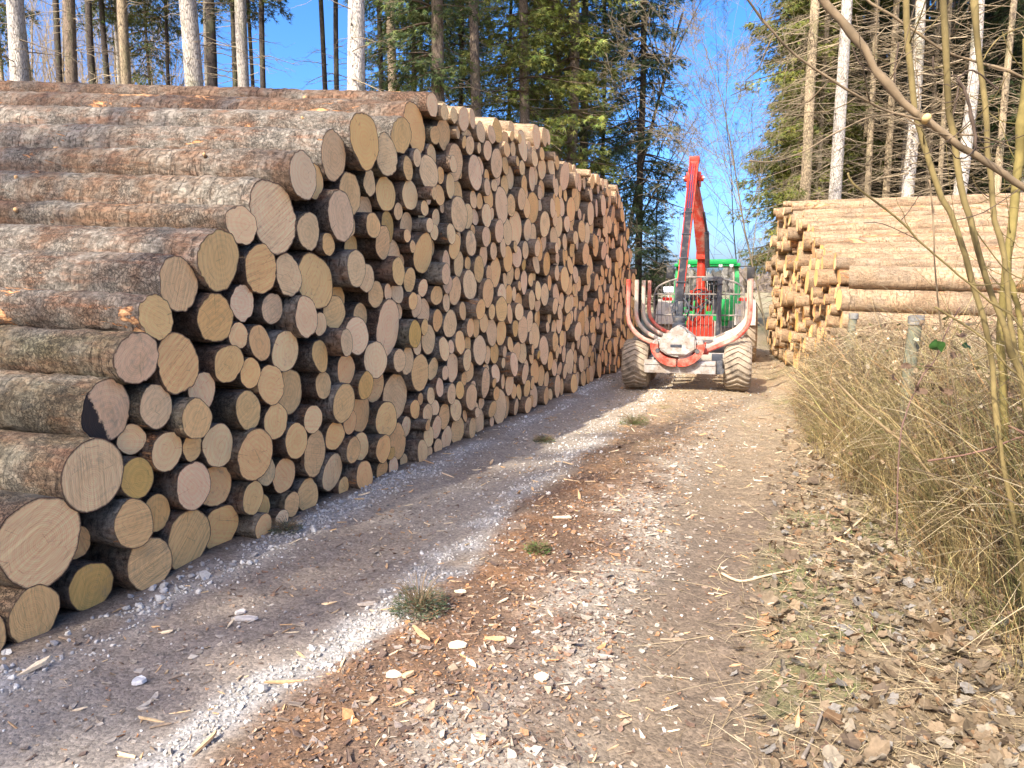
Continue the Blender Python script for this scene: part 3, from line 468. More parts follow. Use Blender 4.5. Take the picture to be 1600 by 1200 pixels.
for i, (y, z, r) in enumerate(left):
    nm = NAMES[i] if i < len(NAMES) else None
    q = random.Random(i*7+1)
    u = q.random()
    tone = 'tan' if u < .45 else 'pale' if u < .70 else 'pinkish' if u < .80 else 'honey' if u < .985 else 'golden'
    ramp_z = float(np.interp(y, [1., 1.8, 2.6, 3.6, 4.6, 5.4, 6.1, 6.6], [0., .35, 1., 1.7, 2.2, 2.75, 3.22, 3.3]))
    edge = z > ramp_z-.42 and y < 7.0
    s = dict(side=-1, y=y, z=z, r=r*1.01, xe=-3.23+q.gauss(0, .035 if nm or y > 7 else .05)+(.05 if q.random() < .15 else 0), L=7.0, tilt=tiltf(z), yaw=q.gauss(0, .002), tone=tone, lc=(q.uniform(.0, .8), q.uniform(0, .5) if q.random() < .4 else 0, q.uniform(-.08, .06)), kw={}, label=None, edge=edge, nm=nm, i=i, taper=q.uniform(-.06, .06) if not edge else .10)
    if not edge and q.random() < (.33 if y < 6 else .06): s['xe'] -= q.uniform(.04, .12)
    if y > 6.6 and z > ramp_z-.25: s['lc'] = (.3, 0, .04, .8)  # far top row: bark paled, its sunlight put into the colour
    elif y > 7: s['lc'] = (s['lc'][0]*.6, s['lc'][1]*.3, s['lc'][2]+.03, .25)
    if y > 6 and q.random() < .45: s['tone'] = 'pale'
    if nm in INFO: l, t, lc, kw = INFO[nm]; s.update(label=l, tone=t, lc=lc, kw=kw); s['xe'] = -3.23+q.gauss(0, .02)
    s['score'] = r*r/((3.23**2+y*y)**1.5)*3.2+(1 if nm in INFO else 0)+(.05 if edge else 0)
    specs.append(s)
for i, (y, z, r) in enumerate(right):
    q = random.Random(i*5+900); u = q.random()
    tone = 'tan' if u < .35 else 'pale' if u < .6 else 'honey' if u < .9 else 'golden'
    rz = float(np.interp(y, [12.3, 12.9, 13.9, 14.8, 15.8, 16.8, 19], [1.6, 2.1, 2.2, 2.5, 2.8, 3.3, 3.35])); edge = z > rz-.35 or y < 12.75
    xe = .56-.165*(y-12.46)+q.gauss(0, .055)+(-.12 if q.random() < .12 else 0)
    s = dict(side=1, y=y, z=z, r=r*1.01, xe=xe, L=5.6, tilt=-.03 if (edge and y < 13.5) else 0, yaw=q.gauss(0, .003), tone=tone, lc=(q.uniform(-.3, .5), .1, q.uniform(.0, .075), .62), kw={}, label=None, edge=edge, nm=None, i=i, taper=.05)
    s['score'] = r*r/((1+y*y)**1.5)*.6+(.05 if edge else 0)
    specs.append(s)
order = sorted(specs, key=lambda s: -s['score'])
for k, s in enumerate(order): s['ind'] = k < 294
assert True
# labels: rows and order along the stack
def rowname(z): return 'bottom row' if z < .2 else ordn(int((z-.2)/.24)+2)+' row up'
BARKW = lambda lc: 'mossy' if lc[1] > .35 else 'grey-barked' if lc[0] > .5 else 'brown-barked' if lc[0] > .2 else 'red-barked'
for side, where in ((-1, 'left stack'), (1, 'right stack')):
    rows = {}
    for s in specs:
        if s['side'] == side and s['ind']: rows.setdefault(rowname(s['z']), []).append(s)
    for rn_, L_ in rows.items():
        for k, s in enumerate(sorted(L_, key=lambda s: s['y'])):
            if not s['label']: s['label'] = '%s %s %s log, %s from near end, %s, %s' % ('thick' if s['r'] > .15 else 'thin' if s['r'] < .095 else 'medium', BARKW(s['lc']), s['tone'], ordn(k+1), rn_, where)
rest_b, rest_e = [], []
for k, s in enumerate(specs):
    near = s['edge'] and s['side'] == -1
    seg = 56 if near else 40 if s['ind'] and s['y'] < 8 else 28 if s['ind'] else 18
    if near: rs = np.concatenate([[0, .003], np.linspace(.01, 1, 170)])
    elif s['edge']: rs = np.concatenate([[0, .004, .02], np.linspace(.05, 1, 90)])
    else: rs = [0, .006, .03, .07, .12, .3, .6, 1]
    bark, end = log_geo(s['y'], s['z'], s['r'], s['xe'], s['L'], s['tilt'], s['yaw'], k+17, seg, rs, .028 if near else .02 if s['edge'] else .014, s['side'], s['taper'], s['tone'], s['lc'], **s['kw'])
    if s['side'] == -1 and s['nm'] in ('B', 'BF', 'I'): pass
    if s['ind']:
        o = obj('log', mesh('log', bark[0], bark[1], M_BARK, {'lp': bark[2], 'lc': bark[3]}), loc=(s['xe'], s['y'], s['z']))
        tag(o, s['label'], 'log', 'logs of the %s stack' % ('left' if s['side'] < 0 else 'right'))
        if near:
            q = random.Random(k); 
            for j_ in range(q.randint(1, 4)):
                s0 = q.uniform(.25, 5.2); th_ = q.uniform(math.pi*.55, math.pi*1.25); rr_ = s['r']*(1+s['taper']*s0/s['L'])*.97; d0 = np.array((0, math.cos(th_), math.sin(th_))); c0 = np.array((-s0, s['yaw']*s0, s['tilt']*s0))
                gS = Geo(); rs_ = q.uniform(.009, .021); d1 = d0+np.array((q.uniform(-.3, .5), 0, 0)); V_, F_ = tubes(np.array([c0+d0*(rr_-.01), c0+d0*rr_+d1*q.uniform(.008, .022), c0+d0*rr_+d1*q.uniform(.03, .055)]), np.array([rs_*1.5, rs_, rs_*.85]), 9)
                tip = np.repeat([.0, .15, 1.], 9)[:, None]; gS.add(V_, F_, np.array((.17, .105, .065))*(1-tip)+np.array((.55, .33, .15))*tip); obj('branch_stub', gS.mesh('branch_stub', M_CHIP), o)
        obj('cut_end', mesh('cut_end', end[0], end[1], M_CUT, {'lp': end[2], 'lc': end[3], 'rn': end[4], 'stain': end[5]}), o)
    else:
        rest_b.append((s, bark)); rest_e.append((s, end))
V, F, A1, A2, A3, A4, MI, n = [], [], [], [], [], [], [], 0
for lst, m in ((rest_b, 0), (rest_e, 1)):
    for s, b in lst:
        V.append(b[0]+np.array((s['xe'], s['y'], s['z'])))
        for f in b[1]: F.append(np.asarray(f)+n); MI.append(np.full(len(f), m))
        A1.append(b[2]); A2.append(b[3] if b[3].shape[1] == 4 else np.concatenate([b[3], np.ones((len(b[3]), 1))], 1)); A3.append(b[4] if m else b[2]*0); A4.append(b[5] if m else np.zeros(len(b[0]))); n += len(b[0])
o = obj('stacked_logs', mesh('stacked_logs', np.concatenate(V), F, [M_BARK, M_CUT], {'lp': np.concatenate(A1), 'lc': np.concatenate(A2), 'rn': np.concatenate(A3), 'stain': np.concatenate(A4)}, np.concatenate(MI)))
tag(o, 'hundreds of smaller and farther log ends filling both stacks between the near ones', 'logs', kind='stuff')
# ------------------------------------------------------------------ trees
def trunk_mesh(H, seed, kink=.35):
    q = np.random.default_rng(seed); z = np.concatenate([[0, .15, .4], np.linspace(1, H, 30)])
    r = (1-z/H*.82)*(1+.45*np.exp(-z/.35)); P = np.stack([kink*np.sin(z*.22+q.uniform(0, 6))+.3*kink*np.sin(z*.7+q.uniform(0, 6)), kink*np.sin(z*.19+q.uniform(0, 6)), z], -1)
    P[:, :2] -= P[0, :2]; V, F = tubes(P, r*.5, 14)
    sc = fbm(np.stack([V[:, 0]*2, V[:, 1]*2, V[:, 2]*.7], -1), seed, 2)
    c = V.copy(); c[:, 2] = 0
    V[:, :2] += (V[:, :2]-np.repeat(P[:, :2], 14, 0))*(sc[:, None]-.5)*.3
    return mesh('trunk', V, F, M_TBARK)
TR = [trunk_mesh(26, s) for s in range(5)]
def dead_branches(z0, z1, seed, step=.16, lmax=1.9):
    q = np.random.default_rng(seed); P = []; R = []
    for z in np.arange(z0, z1, step):
        for k in range(q.integers(1, 3)):
            a = q.uniform(0, 6.283); L = q.uniform(.3, lmax)*(.75+.25*z/z1); up = q.uniform(-.35, .25); u = np.linspace(0, 1, 5)
            wob = q.normal(0, .06, (5, 2))*u[:, None]*L
            a2 = a+u*q.normal(0, .25)
            pts = np.stack([np.cos(a2)*u*L+wob[:, 0], np.sin(a2)*u*L, z+up*u*L-.12*u*u*L+wob[:, 1]], -1)
            P.append(pts); R.append(.010*(1-u*.8)*(L/1.2+.35))
            for m in range(q.integers(1, 6)):
                i = q.integers(1, 5); b = a+q.choice([-1, 1])*q.uniform(.5, 1.1); l = L*q.uniform(.15, .42); w_ = q.normal(0, .05, 5)*u*l*2
                P.append(pts[i]+np.stack([np.cos(b)*u*l+w_, np.sin(b)*u*l, u*l*q.uniform(-.5, .2)+w_], -1)); R.append(.0042*(1-u*.6))
    V, F = tubes(np.array(P), np.array(R), 3, cap=False)
    c = np.tile(np.array([(.30, .235, .15)]), (len(V), 1))*q.uniform(.7, 1.2, (len(V)//15, 1)).repeat(15, 0)
    return mesh('dead_branches', V, F, M_TWIG, {'col': c})
def spruce_crown(z0, H, rmax, seed, dens=1., top=15., tint=(.085, .105, .03)):
    q = np.random.default_rng(seed); g = Geo(); BP = []; BR = []; pos = []; rz = []; rx = []; ry = []; sc = []; cc = []
    z = z0
    while z < H-.4:
        hi = z > top; t = (z-z0)/(H-z0); Lb = rmax*(1-t)**.75*(.55+.45*min(1, t*7+.25)); nb = q.integers(4, 7)
        for k in range(nb):
            if q.random() < (.22 if not hi else .1): continue
            a = q.uniform(0, 6.283); L = Lb*q.uniform(.55, 1.12); u = np.linspace(0, 1, 6)
            rise = q.uniform(-.15, .18); P = np.stack([np.cos(a)*u*L, np.sin(a)*u*L, z+rise*u*L-.38*L*u**1.6+.16*L*u**4], -1)
            BP.append(P); BR.append((.008+.012*L)*(1-u*.85))
            tone = q.uniform(.55, 1.35); n = int((95 if not hi else 26)*L*dens); s_ = q.beta(1.5, 1.1, n)
            lat = q.normal(0, 1, n)*.24*L*(1.1-s_)*1.0; hang = np.abs(q.normal(0, 1, n))*.20*(1-.3*s_)+np.abs(lat)*.25
            x = s_*L; c0 = np.interp(s_, u, P[:, 2])-hang
            pos.append(np.stack([np.cos(a)*x-np.sin(a)*lat, np.sin(a)*x+np.cos(a)*lat, c0], -1))
            rz.append(a+np.sign(lat)*q.uniform(.2, 1.0, n)+q.normal(0, .3, n)); ry.append(q.uniform(.1, 1.15, n)); rx.append(q.uniform(-1.2, 1.2, n))
            sc.append(q.uniform(.6, 1.5, n)*(1 if not hi else 1.9)); cc.append(np.array(tint)[None]*(tone*q.uniform(.6, 1.4, n))[:, None]*np.stack([q.uniform(.85, 1.25, n), np.ones(n), q.uniform(.7, 1.3, n)], 1))
        z += q.uniform(.22, .42) if not hi else .6
    rh = np.array([(0, 0, 0), (.05, .012, 0), (.10, .008, -.006), (.17, 0, -.012), (.10, -.008, -.006), (.05, -.012, 0)]); 
    tw = []
    for ang in (0, 1.1, -1.0):
        Rr = np.array([[math.cos(ang*.6), -math.sin(ang*.6), 0], [math.sin(ang*.6), math.cos(ang*.6), 0], [0, 0, 1]]); tw.append(rh*(1 if ang == 0 else .7)@Rr.T+np.array([.03*abs(ang), 0, 0]))
    tpl = (np.concatenate(tw), [np.array([[0, 1, 2, 3, 4, 5], [6, 7, 8, 9, 10, 11], [12, 13, 14, 15, 16, 17]])])
    n = sum(len(p) for p in pos); ca = np.concatenate
    scatter(g, [tpl], ca(pos), ca(rz), ca(rx), ca(ry), ca(sc)[:, None]*np.ones((1, 3)), ca(cc), 0)
    V, F = tubes(np.array(BP), np.array(BR), 4, cap=False); g.add(V, F, (.12, .085, .055), 1)
    return g.mesh('crown', [M_FOL, M_TWIG], smooth=False)
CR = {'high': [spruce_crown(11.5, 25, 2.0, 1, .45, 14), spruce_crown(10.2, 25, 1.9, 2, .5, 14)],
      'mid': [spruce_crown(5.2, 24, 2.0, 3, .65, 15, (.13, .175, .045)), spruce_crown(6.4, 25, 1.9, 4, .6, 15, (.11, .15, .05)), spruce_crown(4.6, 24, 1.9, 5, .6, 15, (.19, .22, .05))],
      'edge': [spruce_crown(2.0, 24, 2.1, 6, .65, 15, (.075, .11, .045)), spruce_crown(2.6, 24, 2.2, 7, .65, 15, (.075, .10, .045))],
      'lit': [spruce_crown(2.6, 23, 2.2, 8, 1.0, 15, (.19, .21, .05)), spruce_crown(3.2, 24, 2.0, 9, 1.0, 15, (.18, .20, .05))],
      'dark': [spruce_crown(3.4, 24, 2.3, 10, .8, 15, (.06, .08, .03)), spruce_crown(4.4, 24, 2.2, 12, .8, 15, (.05, .065, .025))]}  # lit and dark crowns: sunlit edge and shaded interior put into the needle tint
DB = {'high': [dead_branches(2.5, 9.5, 21, .22, 1.5), dead_branches(2, 9, 22, .24, 1.6)], 'mid': [dead_branches(1.5, 6.5, 23), dead_branches(2, 6, 24)],
      'edge': [dead_branches(.6, 3, 25)], 'lit': [dead_branches(.6, 4, 26)], 'dark': [dead_branches(1., 9, 27, .075, 2.1), dead_branches(1., 9, 28, .075, 2.3)]}
TINT = {'pale': (.50, .44, .36), 'white': (.62, .55, .46), 'tan': (.52, .40, .25), 'brown': (.24, .18, .125), 'dark': (.10, .080, .065)}  # pale and dark trunk tints put sun and shadow into the bark colour
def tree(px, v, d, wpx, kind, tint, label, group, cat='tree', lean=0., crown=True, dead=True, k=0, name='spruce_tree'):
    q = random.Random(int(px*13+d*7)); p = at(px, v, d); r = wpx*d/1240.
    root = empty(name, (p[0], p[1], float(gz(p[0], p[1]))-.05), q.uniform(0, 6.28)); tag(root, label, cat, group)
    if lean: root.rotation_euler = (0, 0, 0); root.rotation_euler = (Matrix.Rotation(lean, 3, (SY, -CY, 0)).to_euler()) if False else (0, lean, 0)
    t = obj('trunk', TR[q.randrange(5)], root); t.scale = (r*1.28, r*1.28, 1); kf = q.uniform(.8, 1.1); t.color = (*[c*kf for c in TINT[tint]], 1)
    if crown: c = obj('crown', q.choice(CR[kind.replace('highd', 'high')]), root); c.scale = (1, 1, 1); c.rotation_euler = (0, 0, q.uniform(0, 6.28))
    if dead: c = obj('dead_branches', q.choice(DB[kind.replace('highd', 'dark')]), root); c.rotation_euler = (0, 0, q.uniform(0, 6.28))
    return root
def stand(rows, where, group):
    adj = {}
    rows = sorted(rows, key=lambda r: r[0])
    for r in rows: adj.setdefault(r[3], []).append(r)
    for r in rows:
        L_ = adj[r[3]]; i = L_.index(r)+1
        lab = '%s %s spruce, %s of the %s ones from the left, %s' % ('slender' if r[1] < 9 else 'stout' if r[1] > 15 else 'straight', {'white': 'whitish', 'pale': 'pale grey', 'tan': 'sunlit tan', 'brown': 'brown', 'dark': 'dark'}[r[3]], ordn(i), {'white': 'whitish', 'pale': 'pale', 'tan': 'tan', 'brown': 'brown', 'dark': 'dark'}[r[3]], where)
        tree(r[0], r[5] if len(r) > 5 else 120, r[2], r[1], r[4], r[3], lab, group)
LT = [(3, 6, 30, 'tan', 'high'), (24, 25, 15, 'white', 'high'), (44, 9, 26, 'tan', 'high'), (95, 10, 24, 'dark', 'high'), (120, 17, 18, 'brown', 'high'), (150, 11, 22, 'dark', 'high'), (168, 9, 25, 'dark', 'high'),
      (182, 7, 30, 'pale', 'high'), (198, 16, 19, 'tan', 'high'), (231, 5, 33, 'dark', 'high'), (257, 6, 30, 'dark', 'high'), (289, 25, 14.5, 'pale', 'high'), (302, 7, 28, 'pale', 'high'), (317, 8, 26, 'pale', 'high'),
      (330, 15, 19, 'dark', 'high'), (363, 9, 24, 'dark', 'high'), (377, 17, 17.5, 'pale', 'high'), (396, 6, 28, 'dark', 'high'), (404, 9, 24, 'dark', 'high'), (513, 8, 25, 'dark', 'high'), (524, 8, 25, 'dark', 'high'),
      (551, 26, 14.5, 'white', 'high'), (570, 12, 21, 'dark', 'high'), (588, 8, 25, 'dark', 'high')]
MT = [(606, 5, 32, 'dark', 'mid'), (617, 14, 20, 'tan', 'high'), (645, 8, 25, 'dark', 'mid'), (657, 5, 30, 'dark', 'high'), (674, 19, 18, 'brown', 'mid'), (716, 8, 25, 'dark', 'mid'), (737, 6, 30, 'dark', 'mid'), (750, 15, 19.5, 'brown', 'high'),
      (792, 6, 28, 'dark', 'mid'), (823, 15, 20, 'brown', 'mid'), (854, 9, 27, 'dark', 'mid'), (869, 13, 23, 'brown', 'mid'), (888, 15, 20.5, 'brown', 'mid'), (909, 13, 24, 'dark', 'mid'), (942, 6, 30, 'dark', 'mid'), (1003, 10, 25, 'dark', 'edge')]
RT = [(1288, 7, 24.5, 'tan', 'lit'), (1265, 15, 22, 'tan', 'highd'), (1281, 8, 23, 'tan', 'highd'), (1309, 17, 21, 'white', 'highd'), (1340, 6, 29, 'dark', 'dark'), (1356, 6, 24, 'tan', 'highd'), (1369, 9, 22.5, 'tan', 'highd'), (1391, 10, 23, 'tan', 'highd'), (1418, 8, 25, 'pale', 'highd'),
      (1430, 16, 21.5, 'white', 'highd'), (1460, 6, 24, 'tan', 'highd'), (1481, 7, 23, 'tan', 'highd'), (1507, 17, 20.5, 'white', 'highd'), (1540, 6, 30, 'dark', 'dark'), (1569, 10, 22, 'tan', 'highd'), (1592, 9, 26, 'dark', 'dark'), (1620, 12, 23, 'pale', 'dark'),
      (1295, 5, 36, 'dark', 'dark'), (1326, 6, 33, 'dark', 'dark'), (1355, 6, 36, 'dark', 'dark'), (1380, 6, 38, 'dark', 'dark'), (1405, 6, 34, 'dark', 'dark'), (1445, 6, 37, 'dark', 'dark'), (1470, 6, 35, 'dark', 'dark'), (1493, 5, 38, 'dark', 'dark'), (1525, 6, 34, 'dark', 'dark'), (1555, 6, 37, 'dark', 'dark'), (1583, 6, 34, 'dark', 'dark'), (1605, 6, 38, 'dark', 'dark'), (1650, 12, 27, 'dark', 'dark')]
stand(LT, 'behind left stack', 'spruces behind the left log stack')
stand(MT, 'in middle clump', 'spruces in middle clump')
stand(RT, 'behind right stack', 'spruces behind the right log stack')
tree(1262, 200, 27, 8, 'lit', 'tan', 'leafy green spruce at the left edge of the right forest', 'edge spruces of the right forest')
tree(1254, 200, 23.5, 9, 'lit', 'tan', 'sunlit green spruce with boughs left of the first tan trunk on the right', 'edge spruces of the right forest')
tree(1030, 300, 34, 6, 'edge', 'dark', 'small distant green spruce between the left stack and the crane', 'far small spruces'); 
for o_ in [o for o in col.objects if o.get('label', '').startswith('small distant green')]: o_.scale = (.55, .55, .30)
# trees standing behind the photographer: their crowns shade the near ground and the near end of the left stack
SH = [(-9.5, -8, 'mid', .9), (-6.8, -11.5, 'mid', .66), (-8.2, -15, 'mid', .95), (-1.6, -10.5, 'mid', .6), (-12.5, -11, 'mid', 1.0), (-.3, -4.2, 'edge', .42)]
for i, (x, y, k, hs) in enumerate(SH):
    root = empty('spruce_tree', (x, y, 0), i*1.3); tag(root, 'spruce out of view behind the photographer shading the near track', 'tree', 'spruces behind the photographer')
    t = obj('trunk', TR[i % 5], root); t.scale = (.34, .34, 1); t.color = (*TINT['brown'], 1); cr = obj('crown', CR[k][i % len(CR[k])], root); root.scale = (1.25, 1.25, hs) if k != 'edge' else (.55, .55, hs)

# bare broadleaf trees: recursive twigs
def bare_mesh(H, seed, spread=.55, lean=(0, 0), levels=4, tw=(.30, .235, .15), n0=14, r0=.09, bend=.3, start=.15):
    q = np.random.default_rng(seed); groups = {}
    def grow(p, d, L, r, lv):
        n = 6; u = np.linspace(0, 1, n); d = d/np.linalg.norm(d); wv = q.normal(0, 1, 3)*bend*.5; g_ = np.array([0, 0, .25 if lv < 2 else -.05])
        P = p+d*(u*L)[:, None]+(wv+g_)*(u**2*L*.3)[:, None]+q.normal(0, .012*L, (n, 3))*u[:, None]
        groups.setdefault(lv, []).append((P, r*(1-u*.75)))
        if lv >= levels: return
        k = n0 if lv == 0 else q.integers(4, 8)
        for i in range(k):
            t = q.uniform(start if lv == 0 else .15, 1); b = np.array([np.interp(t, u, P[:, c]) for c in range(3)])
            rr = q.normal(0, 1, 3); rr -= d*rr.dot(d); rr /= np.linalg.norm(rr); a = spread*q.uniform(.7, 1.5)
            grow(b, d*math.cos(a)+rr*math.sin(a), L*q.uniform(.32, .58)*(1.15-t*.4), r*(1-t*.7)*.5, lv+1)
    grow(np.zeros(3), np.array([lean[0], lean[1], 1.]), H, r0, 0); g = Geo(); 
    for lv, it in groups.items():
        V, F = tubes(np.array([a for a, b in it]), np.maximum(np.array([b for a, b in it]), .0035), 8 if lv == 0 else 5 if lv == 1 else 3, cap=False)
        g.add(V, F, np.array(tw)*(1.0 if lv else .8)*q.uniform(.8, 1.2, (len(V), 1)), 0)
    return g
def bare_tree(px, v, d, g, label, group='bare trees beside the field', scale=1, name='bare_tree'):
    p = at(px, v, d); o = obj(name, g.mesh('bare_tree', M_TWIG) if isinstance(g, Geo) else g, loc=(p[0], p[1], float(gz(p[0], p[1]))-.05)); o.scale = (scale,)*3; tag(o, label, 'tree', group); return o
# lean vectors are world directions; -camera right = (-CY,-SY)
Lf = np.array((-CY, -SY))
bare_tree(1212, 330, 20, bare_mesh(7.5, 41, .6, Lf*.22, 4, (.22, .175, .11), 26, .028, start=.06), 'bare yellowish tree with fanning twigs at the far corner of the right stack')
bare_tree(1165, 330, 33, bare_mesh(10, 42, .55, Lf*.12, 4, (.18, .145, .105), 13, .03, start=.06), 'bare brown tree in the gap beyond the tractor, hazy twigs')
if 0: bare_tree(1225, 300, 30, bare_mesh(9, 43, .5, Lf*.06, 4, (.25, .20, .13), 24, .04), 'tall bare tree overhanging from the right forest edge')
bare_tree(955, 300, 26, bare_mesh(9.5, 44, .45, -Lf*.16, 3, (.075, .06, .05), 16, .10), 'dark bare tree leaning right between the middle spruces')
if 0: bare_tree(975, 300, 30, bare_mesh(9, 45, .5, -Lf*.05, 3, (.08, .065, .055), 18, .09), 'thin dark bare tree left of the last dark spruce')
bm1, bm2, bm3 = [bare_mesh(13, 50+i, .4, (0, 0), 3, (.30, .235, .15), 20, .10, .2).mesh('bare_tree', M_TWIG) for i in range(3)]
for i, px in enumerate((8, 32, 58, 75, 88, 108, 135, 160, 190, 210, 245, 272)):
    bare_tree(px, 120, 34+(i*7) % 11, (bm1, bm2, bm3)[i % 3], 'thin bare tan tree far behind, %s from the left' % ordn(i+1), 'bare trees far behind the left stack')

# far woods and hill beyond the field
q = np.random.default_rng(77); gW = Geo(); n = 9000
ang = q.uniform(-.9, .9, n); dist = q.uniform(170, 240, n); xs = -math.sin(YAW)*dist+np.cos(YAW)*ang*dist*1.1; ys = math.cos(YAW)*dist+np.sin(YAW)*ang*dist*1.1
hz = 4.2+2.2*fbm(np.stack([ang*18, ang*0, ang*0], -1), 5)+.8
zz = q.uniform(-.5, 1, n)*hz
tri = np.array([(0, 0, 1.1), (.55, .1, .2), (.25, .3, -.8), (-.35, -.2, -.6), (-.6, 0, .25)])
scatter(gW, [(tri, [np.array([[0, 1, 2, 3, 4]])])], np.stack([xs, ys, zz-1], -1), q.uniform(0, 6.3, n), q.uniform(-.5, .5, n), q.uniform(-.5, .5, n), q.uniform(.8, 2.2, (n, 1))*np.ones((1, 3)), np.array([(.16, .13, .11)])*q.uniform(.6, 1.4, (n, 1)))
tag(obj('far_woodland', gW.mesh('far_woodland', M_TWIG, smooth=False)), 'grey-brown line of far woodland on the horizon beyond the field', 'woodland', kind='stuff')
# deep interior of the right forest: trunks and twigs that merge into one mass
gF = Geo(); n = 260; P = []; Rr = []
for i in range(n):
    px = q.uniform(1235, 1760); d = q.uniform(30, 56); p = at(px, 120, d); h = 20; u = np.linspace(0, 1, 4)
    P.append(np.stack([p[0]+u*0, p[1]+u*0, u*h-.3], -1)); Rr.append(q.uniform(.06, .13)*(1-u*.6))
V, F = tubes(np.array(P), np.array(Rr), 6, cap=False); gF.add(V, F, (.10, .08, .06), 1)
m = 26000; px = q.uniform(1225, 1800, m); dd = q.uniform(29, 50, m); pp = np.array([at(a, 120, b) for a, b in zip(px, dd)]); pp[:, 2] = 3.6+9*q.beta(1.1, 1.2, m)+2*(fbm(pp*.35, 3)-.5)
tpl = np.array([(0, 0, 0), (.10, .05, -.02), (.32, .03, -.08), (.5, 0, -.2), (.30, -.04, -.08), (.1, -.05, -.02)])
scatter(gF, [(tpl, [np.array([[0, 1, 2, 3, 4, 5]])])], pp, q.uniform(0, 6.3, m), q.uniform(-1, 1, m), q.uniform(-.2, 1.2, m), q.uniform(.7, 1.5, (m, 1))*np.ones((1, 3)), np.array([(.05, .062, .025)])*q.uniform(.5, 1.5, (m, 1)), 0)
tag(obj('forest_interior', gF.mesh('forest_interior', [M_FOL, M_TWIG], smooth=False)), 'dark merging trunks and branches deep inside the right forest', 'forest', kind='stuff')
# ------------------------------------------------------------------ forwarder trailer with crane
DUST = (.46, .38, .28)
M_RED = mat_paint('red_paint', (.48, .05, .028), .45, .38, DUST, wear=.35); M_ORANGE = mat_paint('bright_red_paint', (.50, .042, .022), .4, .16, DUST)
M_STAKE_RED = mat_paint('red_stake_paint', (.56, .07, .045), .5, .5, (.50, .40, .30), sc=2.6); M_STAKE = mat_paint('worn_stake_paint', (.60, .085, .05), .55, .95, (.50, .43, .33), sc=4.2); M_WHITE = mat_paint('dusty_white_paint', (.42, .40, .375), .55, .6, (.28, .23, .18), wear=.6)
M_GREY = mat_paint('grey_steel', (.30, .29, .28), .5, .5, DUST, wear=.3); M_DARK = mat_paint('dark_steel', (.045, .05, .06), .5, .2, DUST); M_HOSE = mat_paint('hydraulic_hose', (.035, .035, .04), .55, .15, DUST)
M_TYRE = mat_paint('dusty_tyre', (.085, .07, .055), .9, .75, (.33, .265, .19), sc=6); M_RIM = mat_paint('tyre_rim', (.42, .36, .28), .6, .6, DUST)
M_GREEN = mat_paint('green_paint', (.012, .25, .06), .35, .12, DUST); M_MESH = mat_paint('grille_wire', (.12, .115, .11), .5, .4, DUST); M_PLASTIC = mat_paint('black_plastic', (.03, .03, .032), .45, .15, DUST)
M_CHROME = mat_paint('chromed_rod', (.75, .75, .76), .18, .05, DUST, 1.0); M_LAMP = mat_paint('tail_lamp_red', (.65, .03, .02), .25, .1, DUST); M_PLATE = mat_paint('pale_plate', (.72, .76, .80), .4, .2, DUST)
def mat_glass():
    t = NT('cab_glass', .05); b = t.b; b.inputs['Transmission Weight'].default_value = 1; b.inputs['Base Color'].default_value = (.86, .92, .92, 1); b.inputs['IOR'].default_value = 1.05; return t.m
M_GLASS = mat_glass()
def add_wheel(parent, x, y, z, r, wdt, rimr, name='wheel', lugs=26):
    e = empty(name, (x, y, z)); e.parent = parent
    bm = BM(); h = wdt/2; rc = r*.955
    bm_lathe(bm, [(-h*.82, rimr), (-h*.98, rimr*1.12), (-h, rimr*1.35), (-h*.97, rc*.86), (-h*.80, rc*.955), (-h*.5, rc*.985), (0, rc), (h*.5, rc*.985), (h*.80, rc*.955), (h*.97, rc*.86), (h, rimr*1.35), (h*.98, rimr*1.12), (h*.82, rimr)], (0, 0, 0))
    for i in range(lugs):                    # chevron lugs
        for s in (-1, 1):
            V = []; m = 7
            for k in range(m):
                f = k/(m-1); ax = s*f*h*.99; ang = 2*math.pi*(i/lugs)+f*.30+(math.pi/lugs if s > 0 else 0)*0; rr = np.interp(f, [0, .5, .8, .97, 1], [rc, rc*.985, rc*.955, rc*.88, rc*.82]); tw = .035*(1 if r < .5 else 1.1)/r*.5
                for da, dr in ((-tw, 0), (-tw*.7, .028*r/.4), (tw*.7, .028*r/.4), (tw, 0)):
                    a = ang+da; q_ = rr-.004+dr*(1 if f < .95 else .6); V.append((ax, q_*math.cos(a), q_*math.sin(a)))
            F = [[(k*4+j, k*4+j+1, k*4+j+5, k*4+j+4) for k in range(m-1) for j in range(3)]]; bm_arr(bm, V, F)
    part('tyre', bm, M_TYRE, e, 35)
    bm = BM(); bm_lathe(bm, [(-h*.8, rimr*1.01), (-h*.45, rimr*.92), (-h*.3, rimr*.5), (-h*.34, rimr*.25), (-h*.2, .001), (h*.2, .001), (h*.34, rimr*.25), (h*.3, rimr*.5), (h*.45, rimr*.92), (h*.8, rimr*1.01)], (0, 0, 0))
    for i in range(8): a = i*math.pi/4; bm_cyl(bm, (-h*.38, rimr*.36*math.cos(a), rimr*.36*math.sin(a)), (h*.38, rimr*.36*math.cos(a), rimr*.36*math.sin(a)), .014, 6)
    part('rim', bm, M_RIM, e); return e
TRX, TRY, TRZ = -1.60, 12.15, R_(3.8)
tr = empty('forestry_trailer', (TRX, TRY, float(gz(TRX, TRY))), TRZ); tag(tr, 'empty forestry trailer with red stakes and tall red loading crane on the track', 'trailer')
for sx in (-.78, .76):
    for y in (0, .92): add_wheel(tr, sx, y, .375, .385, .41, .19)
bm = BM()
bm_box(bm, (0, 1.6, .50), (.20, 4.2, .18), bev=.012); bm_box(bm, (0, .46, .46), (1.2, .12, .12), bev=.01)
for s in (-.55, .53): bm_box(bm, (s, .46, .40), (.10, 1.15, .16), bev=.015)
